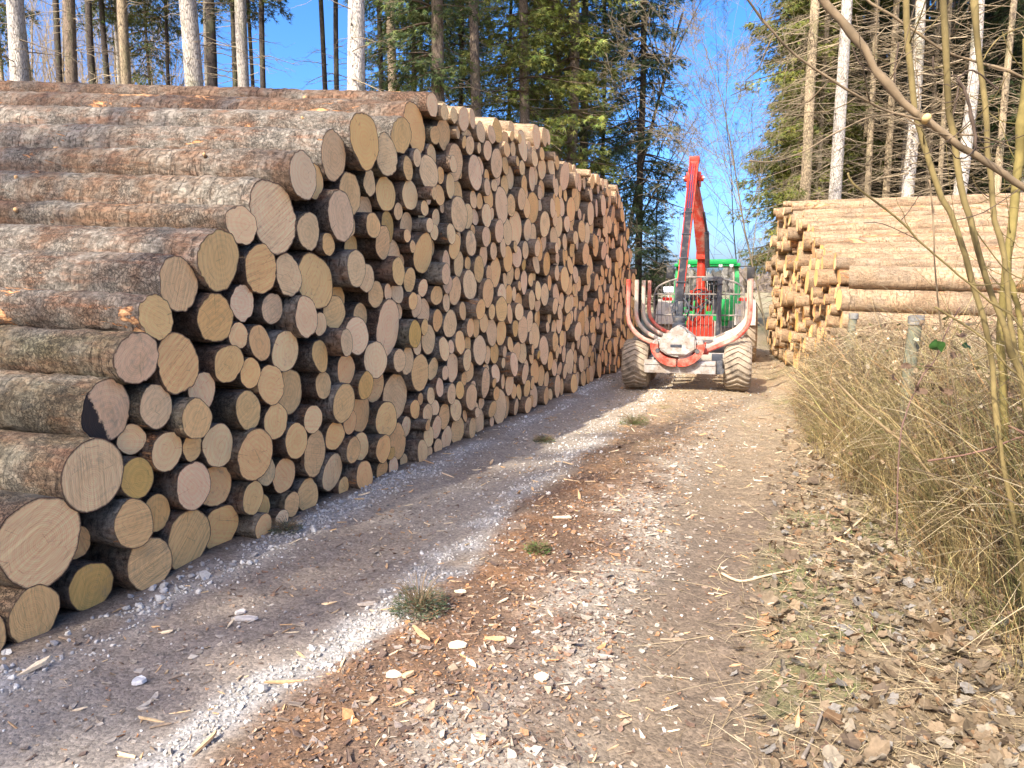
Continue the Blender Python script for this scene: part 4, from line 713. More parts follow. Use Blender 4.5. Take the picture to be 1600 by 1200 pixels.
bm_box(bm, (0, 4.2, .47), (.12, 1.3, .12), bev=.01)
part('chassis_beam', bm, M_GREY, tr)
bm = BM(); bm_box(bm, (-.08, -.42, .375), (1.06, .14, .19), bev=.012); bm_box(bm, (-.08, -.498, .425), (1.04, .012, .03)); bm_box(bm, (-.5, -.497, .34), (.10, .01, .06))
part('rear_beam', bm, M_WHITE, tr)
bm = BM(); bm_box(bm, (.50, -.34, .38), (.09, .2, .20), bev=.01); bm_cyl(bm, (.52, -.45, .33), (.52, -.2, .33), .05); bm_box(bm, (.46, -.3, .52), (.16, .1, .10), bev=.01)
part('side_bracket', bm, M_DARK, tr)
for i, y in enumerate((-.22, .75, 1.7, 2.6)):
    bm = BM(); bm_box(bm, (0, y, .60), (.66, .10, .09), bev=.01)
    part('bunk_beam', bm, M_GREY if i else M_RED, tr)
    for s in (-1, 1):
        bm = BM(); P = spline([(s*.28, y, .60), (s*.50, y, .70), (s*.70, y, .80), (s*.85, y, .95), (s*.905, y, 1.12), (s*.905, y, 1.4), (s*.905, y, 1.68)], 26); V, F = tubes(P, np.full(26, .036), 8); bm_arr(bm, V, F)
        bm_cyl(bm, (s*.905, y, 1.675), (s*.905, y, 1.69), .036, 8)
        part('stake', bm, M_STAKE_RED if i == 0 or (i == 3 and s < 0) else M_STAKE, tr)
# headboard
yh = 3.05; bm = BM(); arch = spline([(-.85, yh, .56), (-.85, yh, 1.0), (-.85, yh, 1.45), (-.72, yh, 1.62), (-.35, yh, 1.74), (0, yh, 1.755), (.35, yh, 1.74), (.72, yh, 1.62), (.82, yh, 1.45), (.82, yh, 1.0), (.82, yh, .56)], 60)
V, F = tubes(arch, np.full(60, .019), 8); bm_arr(bm, V, F)
for z in (.58, 1.03, 1.43): bm_cyl(bm, (-.85, yh, z), (.82, yh, z), .014, 8)
for x in np.arange(-.79, .80, .075):
    zt = np.interp(x, [-.85, -.72, -.35, 0, .35, .72, .82], [1.45, 1.62, 1.74, 1.755, 1.74, 1.62, 1.45]); bm_cyl(bm, (x, yh, .58), (x, yh, zt-.01), .0065, 5)
part('headboard_grille', bm, M_MESH, tr)
bm = BM()
for x, zt in ((-.42, 1.70), (.37, 1.76)): bm_box(bm, (x, yh-.06, (zt+.5)/2), (.085, .08, zt-.5), bev=.008)
bm_box(bm, (.22, yh-.05, 1.72), (.36, .06, .07), bev=.006); bm_box(bm, (0, yh-.05, .56), (.85, .07, .06), bev=.006)
part('headboard_post', bm, M_DARK, tr)
# crane base with ribbed red tank
bm = BM(); out = [(-.25, .58), (.27, .58), (.27, .88), (.16, 1.02), (-.16, 1.02), (-.25, .88)]; bm_plate(bm, out, 3.30, 3.75)
for x in np.arange(-.20, .25, .085): bm_box(bm, (x, 3.285, .80), (.045, .04, .40), bev=.006)
part('ribbed_tank', bm, M_ORANGE, tr)
bm = BM(); bm_lathe(bm, [(0.56, .001), (.56, .17), (.95, .16), (1.0, .11), (1.35, .10), (1.4, .13), (1.52, .13), (1.56, .085), (2.20, .08), (2.2, .001)], (0, 3.42, 0), 'z', 20)
bm_box(bm, (0, 3.36, 2.18), (.20, .22, .16), bev=.02)
for s in (-1, 1): bm_cyl(bm, (s*.17, 3.3, 1.1), (s*.17, 3.3, 1.5), .045, 10)
part('crane_column', bm, M_ORANGE, tr)
bm = BM()
for a, b, r in (((-.1, 3.25, 1.15), (-.32, 3.2, 1.3), .04), ((.12, 3.22, 1.3), (.34, 3.2, 1.22), .045), ((-.26, 3.2, 1.18), (-.26, 3.2, 1.42), .05), ((.28, 3.18, 1.05), (.28, 3.18, 1.36), .05)): bm_cyl(bm, a, b, r, 10)
q = random.Random(4)
for i in range(14):
    a = np.array((q.uniform(-.35, .35), 3.2, q.uniform(1.0, 1.5))); b = np.array((q.uniform(-.3, .3), 3.25, q.uniform(1.0, 1.55))); bm_tube(bm, [a, (a+b)/2+np.array((0, -.08, q.uniform(-.18, .1))), b], .013, 6, 10)
for x in (-.30, -.2, .18, .3): bm_box(bm, (x, 3.16, 1.40), (.06, .06, .12), bev=.01)
part('valve_block', bm, M_DARK, tr)
bm = BM(); bm_lathe(bm, [(-.012, .13), (.012, .13)], (.30, 3.02, 1.62), 'z', 20); bm_tube(bm, [(.30, 3.05, 1.56), (.30, 3.1, 1.45), (.24, 3.2, 1.42)], .016, 6)
part('control_wheel', bm, M_PLASTIC, tr)
def beam(bm, a, b, w0, h0, w1, h1, bev=0):
    a, b = np.array(a, float), np.array(b, float); d = (b-a)/np.linalg.norm(b-a); sx = np.array((1., 0, 0)); sx -= d*d.dot(sx); sx /= np.linalg.norm(sx); sz = np.cross(sx, d)
    vs = [bm.verts.new(tuple(p+sx*w*i/2+sz*h*j/2)) for p, w, h in ((a, w0, h0), (b, w1, h1)) for i, j in ((-1, -1), (1, -1), (1, 1), (-1, 1))]
    for f in ((3, 2, 1, 0), (4, 5, 6, 7), (0, 1, 5, 4), (1, 2, 6, 5), (2, 3, 7, 6), (3, 0, 4, 7)): bm.faces.new([vs[i] for i in f])
bm = BM(); beam(bm, (0.0, 3.38, 2.2), (-.03, 3.0, 2.75), .16, .22, .20, .28); beam(bm, (-.03, 3.0, 2.75), (-.13, 2.45, 3.5), .20, .28, .13, .18)
for s in (-1, 1): bm_box(bm, (s*.11-.13, 2.45, 3.5), (.03, .2, .24), bev=.01)
part('main_boom', bm, M_RED, tr)
bm = BM(); bm_cyl(bm, (.12, 3.3, 1.95), (.10, 2.95, 2.6), .045, 12); bm_cyl(bm, (.10, 2.95, 2.6), (.05, 2.75, 2.95), .022, 10)
part('boom_cylinder', bm, M_DARK, tr)
bm = BM(); A_, B_ = np.array((-.13, 2.45, 3.80)), np.array((-.16, .45, 1.52)); beam(bm, A_, B_, .15, .16, .115, .12)
d_ = (B_-A_)/np.linalg.norm(B_-A_); nrm = np.cross((1, 0, 0), d_); nrm = nrm if nrm[1] < 0 else -nrm
for s in (-1, 1): beam(bm, A_+(s*.072, 0, 0)+nrm*.09, B_+(s*.056, 0, 0)+nrm*.07, .016, .05, .014, .04)
bm_box(bm, (-.13, 2.44, 3.86), (.18, .17, .10), bev=.012); bm_box(bm, (-.13, 2.36, 3.78), (.155, .06, .07), bev=.01)
bm_cyl(bm, (-.30, 2.42, 3.52), (.04, 2.42, 3.52), .055, 14); bm_box(bm, (-.13, 2.40, 3.55), (.26, .16, .16), bev=.015)
part('stick_boom', bm, M_ORANGE, tr)
bm = BM()
for s in (-1, 1): bm_cyl(bm, (s*.165-.13, 2.36, 3.52), (s*.185-.13, 2.36, 3.52), .035, 10)
for k, x in enumerate((-.035, 0.0, .035)): bm_tube(bm, [A_+(x, 0, -.05)+nrm*.105, A_+(B_-A_)*.42+(x, 0, 0)+nrm*.105], .011, 6)
part('steel_pipe', bm, M_CHROME, tr)
bm = BM()
for k, x in enumerate((-.045, -.027, -.009, .009, .027, .045)):
    P0, P1 = A_+(B_-A_)*.42+(x, 0, 0)+nrm*.10, B_+(x, 0, 0)+nrm*.085; bm_tube(bm, [P0, (P0+P1)/2+nrm*.006*(k % 2), P1, P1+np.array((-.01, -.06, -.20)), P1+np.array((x*.5, -.05, -.42))], .0105, 6, 20)
for t_ in (.45, .62, .8, .97): p = A_+(B_-A_)*t_+nrm*.11; beam(bm, p, p+d_*.03, .13, .02, .13, .02)
part('hose_bundle', bm, M_HOSE, tr)
# grapple: link, rotator, body, jaws, resting at the rear of the bed
gx_, gy_ = -.14, -.02
bm = BM(); bm_box(bm, (gx_-.02, .40, 1.42), (.10, .12, .22), bev=.015); bm_tube(bm, [(gx_-.06, .35, 1.35), (gx_-.06, .2, 1.2), (gx_-.03, .05, 1.08)], .02, 8, 8)
bm_box(bm, (gx_, .22, 1.22), (.08, .10, .26), bev=.015); bm_box(bm, (gx_, .1, 1.06), (.17, .17, .13), bev=.02); bm_lathe(bm, [(.90, .08), (.92, .105), (1.0, .105), (1.02, .07), (1.1, .07)], (gx_, 0, 0), 'z', 20)
for s in (-1, 1): bm_tube(bm, [(gx_+s*.03, .35, 1.4), (gx_+s*.13, .25, 1.25), (gx_+s*.10, .12, 1.08), (gx_+s*.05, -.05, .98)], .013, 6, 14)
for s in (-1, 1): bm_cyl(bm, (gx_+s*.10, .16, 1.2), (gx_+s*.10, .02, 1.2), .03, 10)
part('grapple_rotator', bm, M_DARK, tr)
bm = BM(); c_ = np.array((gx_+.03, -.34))
bm_plate(bm, [(c_[0]+x, .725+z) for x, z in ((-.27, -.08), (-.26, .08), (-.17, .17), (-.08, .21), (-.05, .27), (.05, .27), (.08, .21), (.17, .17), (.26, .08), (.27, -.08), (.14, -.17), (-.14, -.17))], -.58, -.14)
bmesh.ops.bevel(bm, geom=list(bm.edges), offset=.022, segments=2, affect='EDGES')
for s in (-1, 1): bm_cyl(bm, (c_[0]+s*.33, -.56, .74), (c_[0]+s*.33, -.18, .74), .045, 14); bm_box(bm, (c_[0]+s*.27, -.36, .74), (.12, .24, .07), bev=.01)
part('grapple_body', bm, M_WHITE, tr)
bm = BM(); bm_box(bm, (c_[0]-.02, -.579, .70), (.17, .012, .045), bev=.005); 
for s in (-1, 1): bm_cyl(bm, (c_[0]+s*.29, -.612, .63), (c_[0]+s*.29, -.60, .63), .034, 16)
part('grapple_slot', bm, M_DARK, tr)  # dark plates stand in for the shade inside slot and pivot holes
for s in (-1, 1):
    bm = BM(); o1 = spline([(0, 0, .395), (s*.12, 0, .40), (s*.26, 0, .47), (s*.365, 0, .60), (s*.39, 0, .74)], 14); o2 = spline([(s*.27, 0, .72), (s*.26, 0, .63), (s*.20, 0, .56), (s*.10, 0, .515), (0, 0, .50)], 14)
    bm_plate(bm, [(c_[0]+p[0]+(.012*s), p[2]) for p in list(o1)+list(o2)], -.598, -.52); bm_plate(bm, [(c_[0]+p[0]+(.012*s), p[2]) for p in list(o1)+list(o2)], -.27, -.20)
    beam(bm, (c_[0]+s*.02, -.4, .45), (c_[0]+s*.30, -.4, .53), .25 if False else .02, .22, .02, .22)
    part('grapple_jaw', bm, M_RED, tr)

# ------------------------------------------------------------------ tractor in front of the trailer
TX, TY = -1.88, 17.05
tk = empty('tractor', (TX, TY, float(gz(TX, TY))), TRZ+R_(.5)); tag(tk, 'green cab tractor facing away, coupled to the trailer and half hidden behind it', 'tractor')
for s in (-1, 1): add_wheel(tk, s*.86, .15, .62, .63, .42, .32, lugs=22); add_wheel(tk, s*.76, 2.15, .44, .45, .28, .22, lugs=20)
bm = BM(); bm_box(bm, (0, .5, 2.11), (1.22, 1.4, .11), bev=.03); bm_box(bm, (0, .5, 2.05), (1.36, 1.34, .07), bev=.02); bm_box(bm, (0, .02, 2.05), (1.16, .34, .05), bev=.015)
rf = part('roof', bm, M_GREEN, tk)
for s in (-1, 1):
    for yb, yt, m in ((-.12, .02, M_GREEN), (1.15, 1.05, M_GREEN)):
        bm = BM(); beam(bm, (s*.66, yb, 1.22), (s*.585, yt, 2.06), .115, .12, .11, .10); part('cab_pillar', bm, m, tk)
bm = BM(); bm_box(bm, (0, .5, 1.0), (.95, 1.25, .5), bev=.05); bm_box(bm, (0, 1.9, 1.05), (.62, 1.7, .62), bev=.10); bm_box(bm, (0, -.12, 1.10), (1.22, .08, .46), bev=.03)
for s in (-1, 1): bm_box(bm, (s*.56, .5, 1.30), (.16, 1.2, .22), bev=.04)
part('body_hood', bm, M_GREEN, tk)
bm = BM(); bm_box(bm, (0, .2, .62), (.46, 1.1, .5), bev=.04); bm_box(bm, (0, 1.9, .62), (.35, 2.0, .3), bev=.04); bm_box(bm, (0, 2.15, .44), (1.3, .14, .14), bev=.02); bm_box(bm, (0, .15, .62), (1.3, .18, .18), bev=.02); bm_box(bm, (0, -.35, .48), (.12, .5, .10), bev=.02)
for s in (-1, 1): bm_cyl(bm, (s*.3, -.2, .5), (s*.34, -.5, .55), .03, 8); bm_cyl(bm, (s*.3, -.15, 1.0), (s*.34, -.4, .6), .022, 8)
part('rear_axle', bm, M_GREY, tk)
bm = BM(); fr = [(-.60, 1.28), (-.535, 2.0), (-.40, 2.035), (.40, 2.035), (.535, 2.0), (.60, 1.28)]; bm_tube(bm, [(x, -.075+.02*0, z) for x, z in fr], .022, 6)
bm_cyl(bm, (-.6, -.075, 1.3), (.6, -.075, 1.3), .02, 6); bm_box(bm, (0, .5, 2.03), (1.1, 1.1, .02)); bm_cyl(bm, (.05, -.08, 1.3), (-.02, -.05, 2.0), .008, 6)
part('window_frame', bm, M_GREY, tk)
for yb, yt in ((-.055, .03), (1.18, 1.06)):
    bm = BM(); V = [(-.58, yb, 1.3), (.58, yb, 1.3), (.52, yt, 2.0), (-.52, yt, 2.0)]; V += [(x, y+.006, z) for x, y, z in V]; bm_arr(bm, V, [[(0, 1, 2, 3), (7, 6, 5, 4), (0, 4, 5, 1), (1, 5, 6, 2), (2, 6, 7, 3), (3, 7, 4, 0)]]); part('window', bm, M_GLASS, tk)
bm = BM(); bm_box(bm, (0, .45, 1.38), (.46, .40, .12), bev=.04); bm_box(bm, (0, .27, 1.60), (.44, .10, .42), bev=.04); bm_lathe(bm, [(-.015, .19), (.015, .19)], (0, .95, 1.66), 'y', 20); bm_cyl(bm, (0, .95, 1.6), (0, 1.15, 1.3), .02, 8)
part('driver_seat', bm, M_PLASTIC, tk)
for s, x in ((1, .92), (-1, -.85)):
    bm = BM(); bm_box(bm, (x, .95, 1.90), (.17, .06, .25), bev=.025); bm_tube(bm, [(s*.60, 1.0, 2.03), (x, 1.0, 2.05), (x, .97, 1.98)], .012, 6); part('mirror', bm, M_PLASTIC, tk)
for x in (-.55, -.38, .28, .50):
    bm = BM(); bm_lathe(bm, [(-.06, .001), (-.06, .042), (-.03, .05), (.03, .03), (.03, .001)], (x, -.13, 2.035), 'y', 16); part('work_light', bm, M_CHROME, tk)
for s in (-1, 1):
    bm = BM(); a = np.linspace(R_(15), R_(150), 16); V = []
    for x0 in (.60, 1.02):
        for r_ in (.68, .70): V += [(s*x0, .15-r_*math.cos(t), .62+r_*math.sin(t)) for t in a]
    n = 16; idx = lambda k, i: k*n+i; F = []
    for i in range(n-1): F += [(idx(0, i), idx(2, i), idx(2, i+1), idx(0, i+1)), (idx(1, i), idx(1, i+1), idx(3, i+1), idx(3, i)), (idx(0, i), idx(0, i+1), idx(1, i+1), idx(1, i)), (idx(2, i), idx(3, i), idx(3, i+1), idx(2, i+1))]
    for i in (0, n-1): F.append((idx(0, i), idx(1, i), idx(3, i), idx(2, i)))
    bm_arr(bm, V, [F]); part('mudguard', bm, M_GREY, tk)
    bm = BM(); bm_box(bm, (s*.78, -.50, 1.33), (.20, .05, .07), bev=.012); part('tail_light', bm, M_LAMP, tk)
    bm = BM(); bm_box(bm, (s*.66, -.50, 1.33), (.045, .05, .065), bev=.012); part('indicator_light', bm, M_WHITE, tk)
bm = BM(); bm_box(bm, (-.76, -.52, 1.53), (.21, .02, .12), bev=.006); bm_cyl(bm, (-.76, -.5, 1.5), (-.76, -.45, 1.3), .01, 6); part('plate', bm, M_PLATE, tk)

# ------------------------------------------------------------------ fence posts
M_POST = mat_paint('weathered_post', (.15, .16, .11), .9, .5, (.22, .20, .14), sc=9); M_CAP = mat_paint('post_cap', (.10, .10, .095), .8, .4, (.3, .28, .24), sc=12)
for (px, pyt, d, r, lab) in ((1427, 497, 5.45, .046, 'nearer greenish wooden fence post with a dark cap rising from the dry brambles'), (1331, 492, 8.9, .046, 'farther small wooden fence post with dark cap between right stack and undergrowth')):
    p = at(px, pyt, d); e = empty('fence_post', (p[0], p[1], 0)); tag(e, lab, 'fence post', 'fence posts in the undergrowth'); h = p[2]; lean = .05
    bm = BM(); P = np.array([(0, 0, -.1), (.005, 0, h*.3), (-.004, .004, h*.7), (lean*.4, 0, h)]); bm_tube(bm, P, [r*1.05, r, r*.98, r*.95], 14, 12); po = part('post', bm, M_POST, e)
    bm = BM(); bm_lathe(bm, [(h-.05, r*1.02), (h-.045, r*1.18), (h+.012, r*1.18), (h+.02, r*1.05), (h+.022, .001)], (lean*.4, 0, 0), 'z', 16); part('cap', bm, M_CAP, e)
# ------------------------------------------------------------------ debris on the ground
def near_xy(n, x0, x1, y0=1.9, y1=20, p=1.7):      # denser near the camera
    u = rng.random(n); y = y0*((y1/y0)**(u**(1/p*1.3))); return rng.uniform(x0, x1, n), y
def ico_jit(seed, sub=1):
    bm = bmesh.new(); bmesh.ops.create_icosphere(bm, subdivisions=sub, radius=.5); q = np.random.default_rng(seed)
    V = np.array([v.co[:] for v in bm.verts]); F = np.array([[v.index for v in f.verts] for f in bm.faces]); bm.free()
    V *= q.uniform(.65, 1.2, (len(V), 1)); V *= np.array((1, .8, .6)); return V, [F]
STONES = [ico_jit(i) for i in range(5)]
def chip(seed, n=6, thick=.10, bend=.15):
    q = np.random.default_rng(seed); a = np.sort(q.uniform(0, 6.283, n)); r = q.uniform(.32, .55, n)
    V = np.stack([np.cos(a)*r, np.sin(a)*r*q.uniform(.4, .8), q.normal(0, bend*.3, n)+bend*np.cos(a)**2], -1)
    V2 = V+np.array((0, 0, -thick)); k = np.arange(n); return np.concatenate([V, V2]), [k[None], (k[::-1]+n)[None], np.stack([k, k+n, (k+1) % n+n, (k+1) % n], 1)]
CHIPS = [chip(i, 5+i % 3, .07) for i in range(8)]; SPL = [chip(30+i, 5, .14, .05) for i in range(4)]
def put(g, tpl, x, y, size, colr, lift=.25, tilt=.35, asp=None):
    n = len(x); sc = size[:, None]*(np.ones((n, 3)) if asp is None else asp); pos = np.stack([x, y, gz(x, y)+size*lift*.3], -1)
    scatter(g, tpl, pos, rng.uniform(0, 6.283, n), rng.normal(0, tilt, n), rng.normal(0, tilt, n), sc, colr)
def pick(pal, n, v=.22):
    pal = np.array(pal); return pal[rng.integers(len(pal), size=n)]*rng.uniform(1-v, 1+v, (n, 1))
# white gravel along the edges of the left track
g = Geo(); x, y = near_xy(52000, -3.35, -.3, 1.7, 17); m, *_ = zones(x, y)
keep = rng.random(len(x)) < np.clip(m['gravel']*1.0+m['left']*.035+m['mid']*.03+m['right']*.02, 0, 1); x, y = x[keep], y[keep]; n = len(x)
put(g, STONES, x, y, rng.lognormal(math.log(.0125), .35, n)*(1+y*.05), pick([(.46, .43, .385), (.38, .35, .31), (.56, .53, .48), (.27, .24, .20)], n), .5, .6)
x = rng.uniform(-3.2, -2.88, 260); y = rng.uniform(1.8, 6, 260); put(g, STONES, x, y, rng.lognormal(math.log(.028), .4, 260), pick([(.42, .40, .37), (.34, .32, .30), (.5, .48, .44)], 260), .5, .6)
tag(obj('gravel', g.mesh('gravel', M_STONE, smooth=False)), 'crushed white gravel lining both edges of the left wheel track', 'gravel', kind='stuff')
# bark and wood debris
g = Geo(); x, y = near_xy(80000, -3.3, .35, 1.7, 19); m, *_ = zones(x, y)
keep = rng.random(len(x)) < np.clip((m['mid']*.95+m['right']*.11+m['left']*.10+m['flat']*.3+m['litter']*.5-m['gravel']*.5)*np.interp(y, [3, 7, 12], [1, .6, .3]), 0, 1); x, y = x[keep], y[keep]; n = len(x)
pal = [(.16, .10, .07), (.22, .13, .085), (.30, .17, .09), (.40, .20, .09), (.19, .15, .12), (.25, .20, .165), (.13, .09, .07), (.31, .23, .155), (.24, .17, .12)]
c = pick(pal, n); far = np.clip((y-5)/5, 0, 1)[:, None]; c = c*(1-far*.5)+np.array((.46, .32, .18))*far*.5
put(g, CHIPS, x, y, rng.lognormal(math.log(.016), .5, n)*(1+y*.04), c, .4, .3)
x, y = near_xy(14000, -2.8, .2, 1.7, 14); m, *_ = zones(x, y); keep = rng.random(len(x)) < np.clip(m['flat']*1.1+m['right']*.05+m['left']*.10, 0, 1); x, y = x[keep], y[keep]; n = len(x)
put(g, CHIPS, x, y, rng.lognormal(math.log(.030), .38, n)*(1+y*.03), pick([(.40, .34, .27), (.34, .29, .23), (.48, .42, .34), (.29, .235, .18)], n), .2, .12)
n = 1500; x, y = near_xy(n, -3.2, .6, 1.7, 16); put(g, SPL, x, y, rng.lognormal(math.log(.035), .5, n), pick([(.62, .44, .25), (.52, .33, .17), (.68, .54, .36), (.30, .22, .15)], n), .35, .2, np.stack([rng.uniform(1, 2.4, n), rng.uniform(.3, .6, n), np.ones(n)*.6], 1))
tag(obj('bark_debris', g.mesh('bark_debris', M_CHIP, smooth=False)), 'brown and orange bark flakes and wood chips strewn between the wheel tracks', 'bark debris', kind='stuff')
# dead leaves on the right verge
def leaf(seed):
    q = np.random.default_rng(seed); lob = 5 if seed % 2 else 1; n = 14; a = np.linspace(0, 6.283, n, endpoint=False)
    r = .5*(1-.30*(np.cos(a*lob)*.5+.5) if lob > 1 else .45+.25*np.abs(np.cos(a)))*q.uniform(.85, 1.1, n); V = np.stack([np.cos(a)*r, np.sin(a)*r*.8, q.normal(0, .03, n)+q.uniform(.2, .6)*(np.cos(a)*r)**2+q.uniform(-.2, .9)*(np.sin(a)*r)**2], -1)
    V = np.concatenate([V, [[0, 0, 0]]]); k = np.arange(n); return V, [np.stack([k, (k+1) % n, np.full(n, n)], 1)]
LEAVES = [leaf(i) for i in range(8)]
g = Geo(); x, y = near_xy(26000, -.35, 3.2, 1.7, 12); keep = rng.random(len(x)) < np.clip((x+.25)*1.1, 0, 1)*np.clip(1.3-y*.08, .1, 1); x, y = x[keep], y[keep]; n = len(x)
pal = [(.40, .29, .18), (.46, .34, .22), (.32, .23, .14), (.52, .43, .31), (.36, .22, .12), (.22, .16, .11), (.40, .36, .31), (.34, .26, .17)]
put(g, LEAVES, x, y, rng.lognormal(math.log(.05), .35, n), pick(pal, n)*.58, .9, .6)
tag(obj('leaf_litter', g.mesh('leaf_litter', M_LEAF, smooth=False)), 'dry tan fallen leaves covering the right verge below the brambles', 'leaf litter', kind='stuff')
# straw and dead stalks lying on the verge, and short grass
def blades(n, x, y, L, wdt, colr, lay=.15, seg=4, z0=None, heading=None, curl=.5):
    a = rng.uniform(0, 6.283, n) if heading is None else heading; u = np.linspace(0, 1, seg)[None]; el = lay[:, None] if isinstance(lay, np.ndarray) else lay
    hor = L[:, None]*u*np.cos(el)*(1+0*u); ver = L[:, None]*(u*np.sin(el)-curl*u*u*rng.uniform(0, .6, (n, 1)))
    a2 = a[:, None]+u*rng.normal(0, .5, (n, 1)); z = gz(x, y) if z0 is None else z0
    P = np.stack([x[:, None]+np.cos(a2)*hor, y[:, None]+np.sin(a2)*hor, np.maximum(z[:, None]+ver, z[:, None]*0+(.006 if z0 is None else -9)+gz(x, y)[:, None])], -1)
    side = np.stack([-np.sin(a)+rng.normal(0, .3, n), np.cos(a), rng.normal(0, .5, n)], -1); side /= np.linalg.norm(side, axis=1, keepdims=True)
    V, F = ribbons(P, wdt[:, None]*(1-.65*u), side); return V, F, np.repeat(colr, seg*2, 0)
g = Geo(); n = 13000; x, y = near_xy(n, -.6, 1.6, 1.8, 15); keep = rng.random(n) < np.clip((x+.5)*1.2, 0.05, 1); x, y = x[keep], y[keep]; n = len(x)
V, F, C = blades(n, x, y, rng.uniform(.06, .42, n), rng.uniform(.0015, .004, n), pick([(.42, .33, .19), (.34, .26, .15), (.50, .40, .25), (.25, .18, .10)], n), rng.uniform(-.05, .35, n)); g.add(V, F, C)
n = 7000; x, y = rng.uniform(-3, 1.4, n), rng.uniform(8, 30, n); keep = rng.random(n) < np.clip(zones(x, y)[0]['green']+.25*(x > -.6)+.10, 0, 1)*(x > -1.9+0*y); x, y = x[keep], y[keep]; n = len(x)
V, F, C = blades(n, x, y, rng.uniform(.03, .12, n), rng.uniform(.003, .007, n), pick([(.52, .42, .24), (.28, .30, .10), (.45, .36, .20)], n), rng.uniform(.1, 1.3, n)); g.add(V, F, C)
tag(obj('dry_straw', g.mesh('dry_straw', M_BLADE, smooth=False)), 'loose dry straw and stalks lying on the verge and far track', 'straw', kind='stuff')
g = Geo(); n = 16000; x, y = near_xy(n, -1.9, 1.8, 1.9, 16); keep = rng.random(n) < zones(x, y)[0]['green']**1.5; x, y = x[keep], y[keep]; n = len(x)
V, F, C = blades(n, x, y, rng.uniform(.02, .075, n), rng.uniform(.002, .004, n), pick([(.12, .17, .035), (.20, .25, .06), (.26, .28, .09)], n), rng.uniform(.3, 1.5, n)); g.add(V, F, C)
tag(obj('short_grass', g.mesh('short_grass', M_BLADE, smooth=False)), 'short green grass and moss in patches on the right verge', 'grass', kind='stuff')

# ------------------------------------------------------------------ dry bramble and grass thicket on the right
def edge_x(y): return np.interp(y, [1.5, 3, 4, 5, 6.5, 8, 10, 11.5], [1.15, .95, .80, .66, .36, .18, 0.0, .05])
def hmax(x, y): dx = x-edge_x(y); return np.clip(.4+dx*3.2, .1, 1.2)*np.interp(y, [1, 4, 6, 8, 10, 12], [1.25, 1.25, 1.15, 1.0, .85, .6])
g = Geo(); n = 36000; K = 1100; ky = 1.3+10.6*rng.random(K)**1.1; kx = edge_x(ky)+rng.gamma(1.6, .55, K)-.02; ka = rng.uniform(0, 6.283, K); kh = rng.uniform(.35, 1.15, K); kl = np.minimum(np.abs(rng.normal(0, .40, K)), .8); kc = pick([(.35, .265, .11), (.27, .20, .085), (.17, .12, .055), (.21, .185, .07), (.42, .33, .15), (.07, .05, .03), (.13, .13, .045), (.26, .15, .065), (.08, .06, .035)], K, .25)
ci = rng.integers(K, size=n); x = np.maximum(kx[ci]+rng.normal(0, .06, n), edge_x(ky[ci])-.08); y = ky[ci]+rng.normal(0, .06, n); hm = hmax(x, y)*kh[ci]*rng.uniform(.5, 1.1, n); seg = 7
u = np.linspace(0, 1, seg)[None]; a = ka[ci]+rng.normal(0, .9, n); ln = np.minimum((kl[ci]+np.abs(rng.normal(0, .2, n)))*hm*.8+.02, .55); cur = rng.normal(0, .10, (n, 1)); droop = rng.uniform(0, .9, (n, 1)); tw = rng.normal(0, .9, (n, 1))
hx = ln[:, None]*(u*.4+u*u*.9); aa = a[:, None]+tw*u; kk = rng.normal(0, .012, (n, seg))*(u > 0)
P = np.stack([x[:, None]+np.cos(aa)*hx+cur*u*u+kk, y[:, None]+np.sin(aa)*hx+cur*np.sin(u*3)*.5-kk, hm[:, None]*(u*(1+droop)-droop*u*u*1.25)+gz(x, y)[:, None]-.01], -1)
side = rng.normal(0, 1, (n, 3)); side[:, 2] *= .2; side /= np.linalg.norm(side, axis=1, keepdims=True)
cl = kc[ci]*rng.uniform(.65, 1.35, (n, 1)); wd = rng.uniform(.0014, .0040, n)*np.where(rng.random(n) < .07, 2.6, 1)
V, F = ribbons(P, wd[:, None]*(1-.55*u), side); g.add(V, F, np.repeat(cl, seg*2, 0))
# criss-crossing fine twigs of the bramble mass
n = 15000; y = 1.6+10*rng.random(n)**1.1; x = edge_x(y)+.05+rng.gamma(1.7, .5, n); z = hmax(x, y)*rng.uniform(.05, 1.0, n); L = rng.uniform(.12, .55, n); u = np.linspace(0, 1, 5)[None]; a = rng.uniform(0, 6.283, n); el = rng.normal(0, .55, n)
wv = rng.normal(0, .12, (n, 1)); P = np.stack([x[:, None]+np.cos(a)[:, None]*L[:, None]*u, y[:, None]+np.sin(a)[:, None]*L[:, None]*u+wv*L[:, None]*np.sin(u*3.1), z[:, None]+np.sin(el)[:, None]*L[:, None]*u-.25*L[:, None]*u*u+wv*L[:, None]*u], -1); P[..., 2] = np.maximum(P[..., 2], .0)
V, F = tubes(P, rng.uniform(.001, .0026, n)[:, None]*(1-.5*u), 3, cap=False); cl = pick([(.30, .23, .13), (.17, .115, .07), (.38, .31, .19), (.10, .07, .045)], n, .3); g.add(V, F, np.repeat(cl, 15, 0), 1)
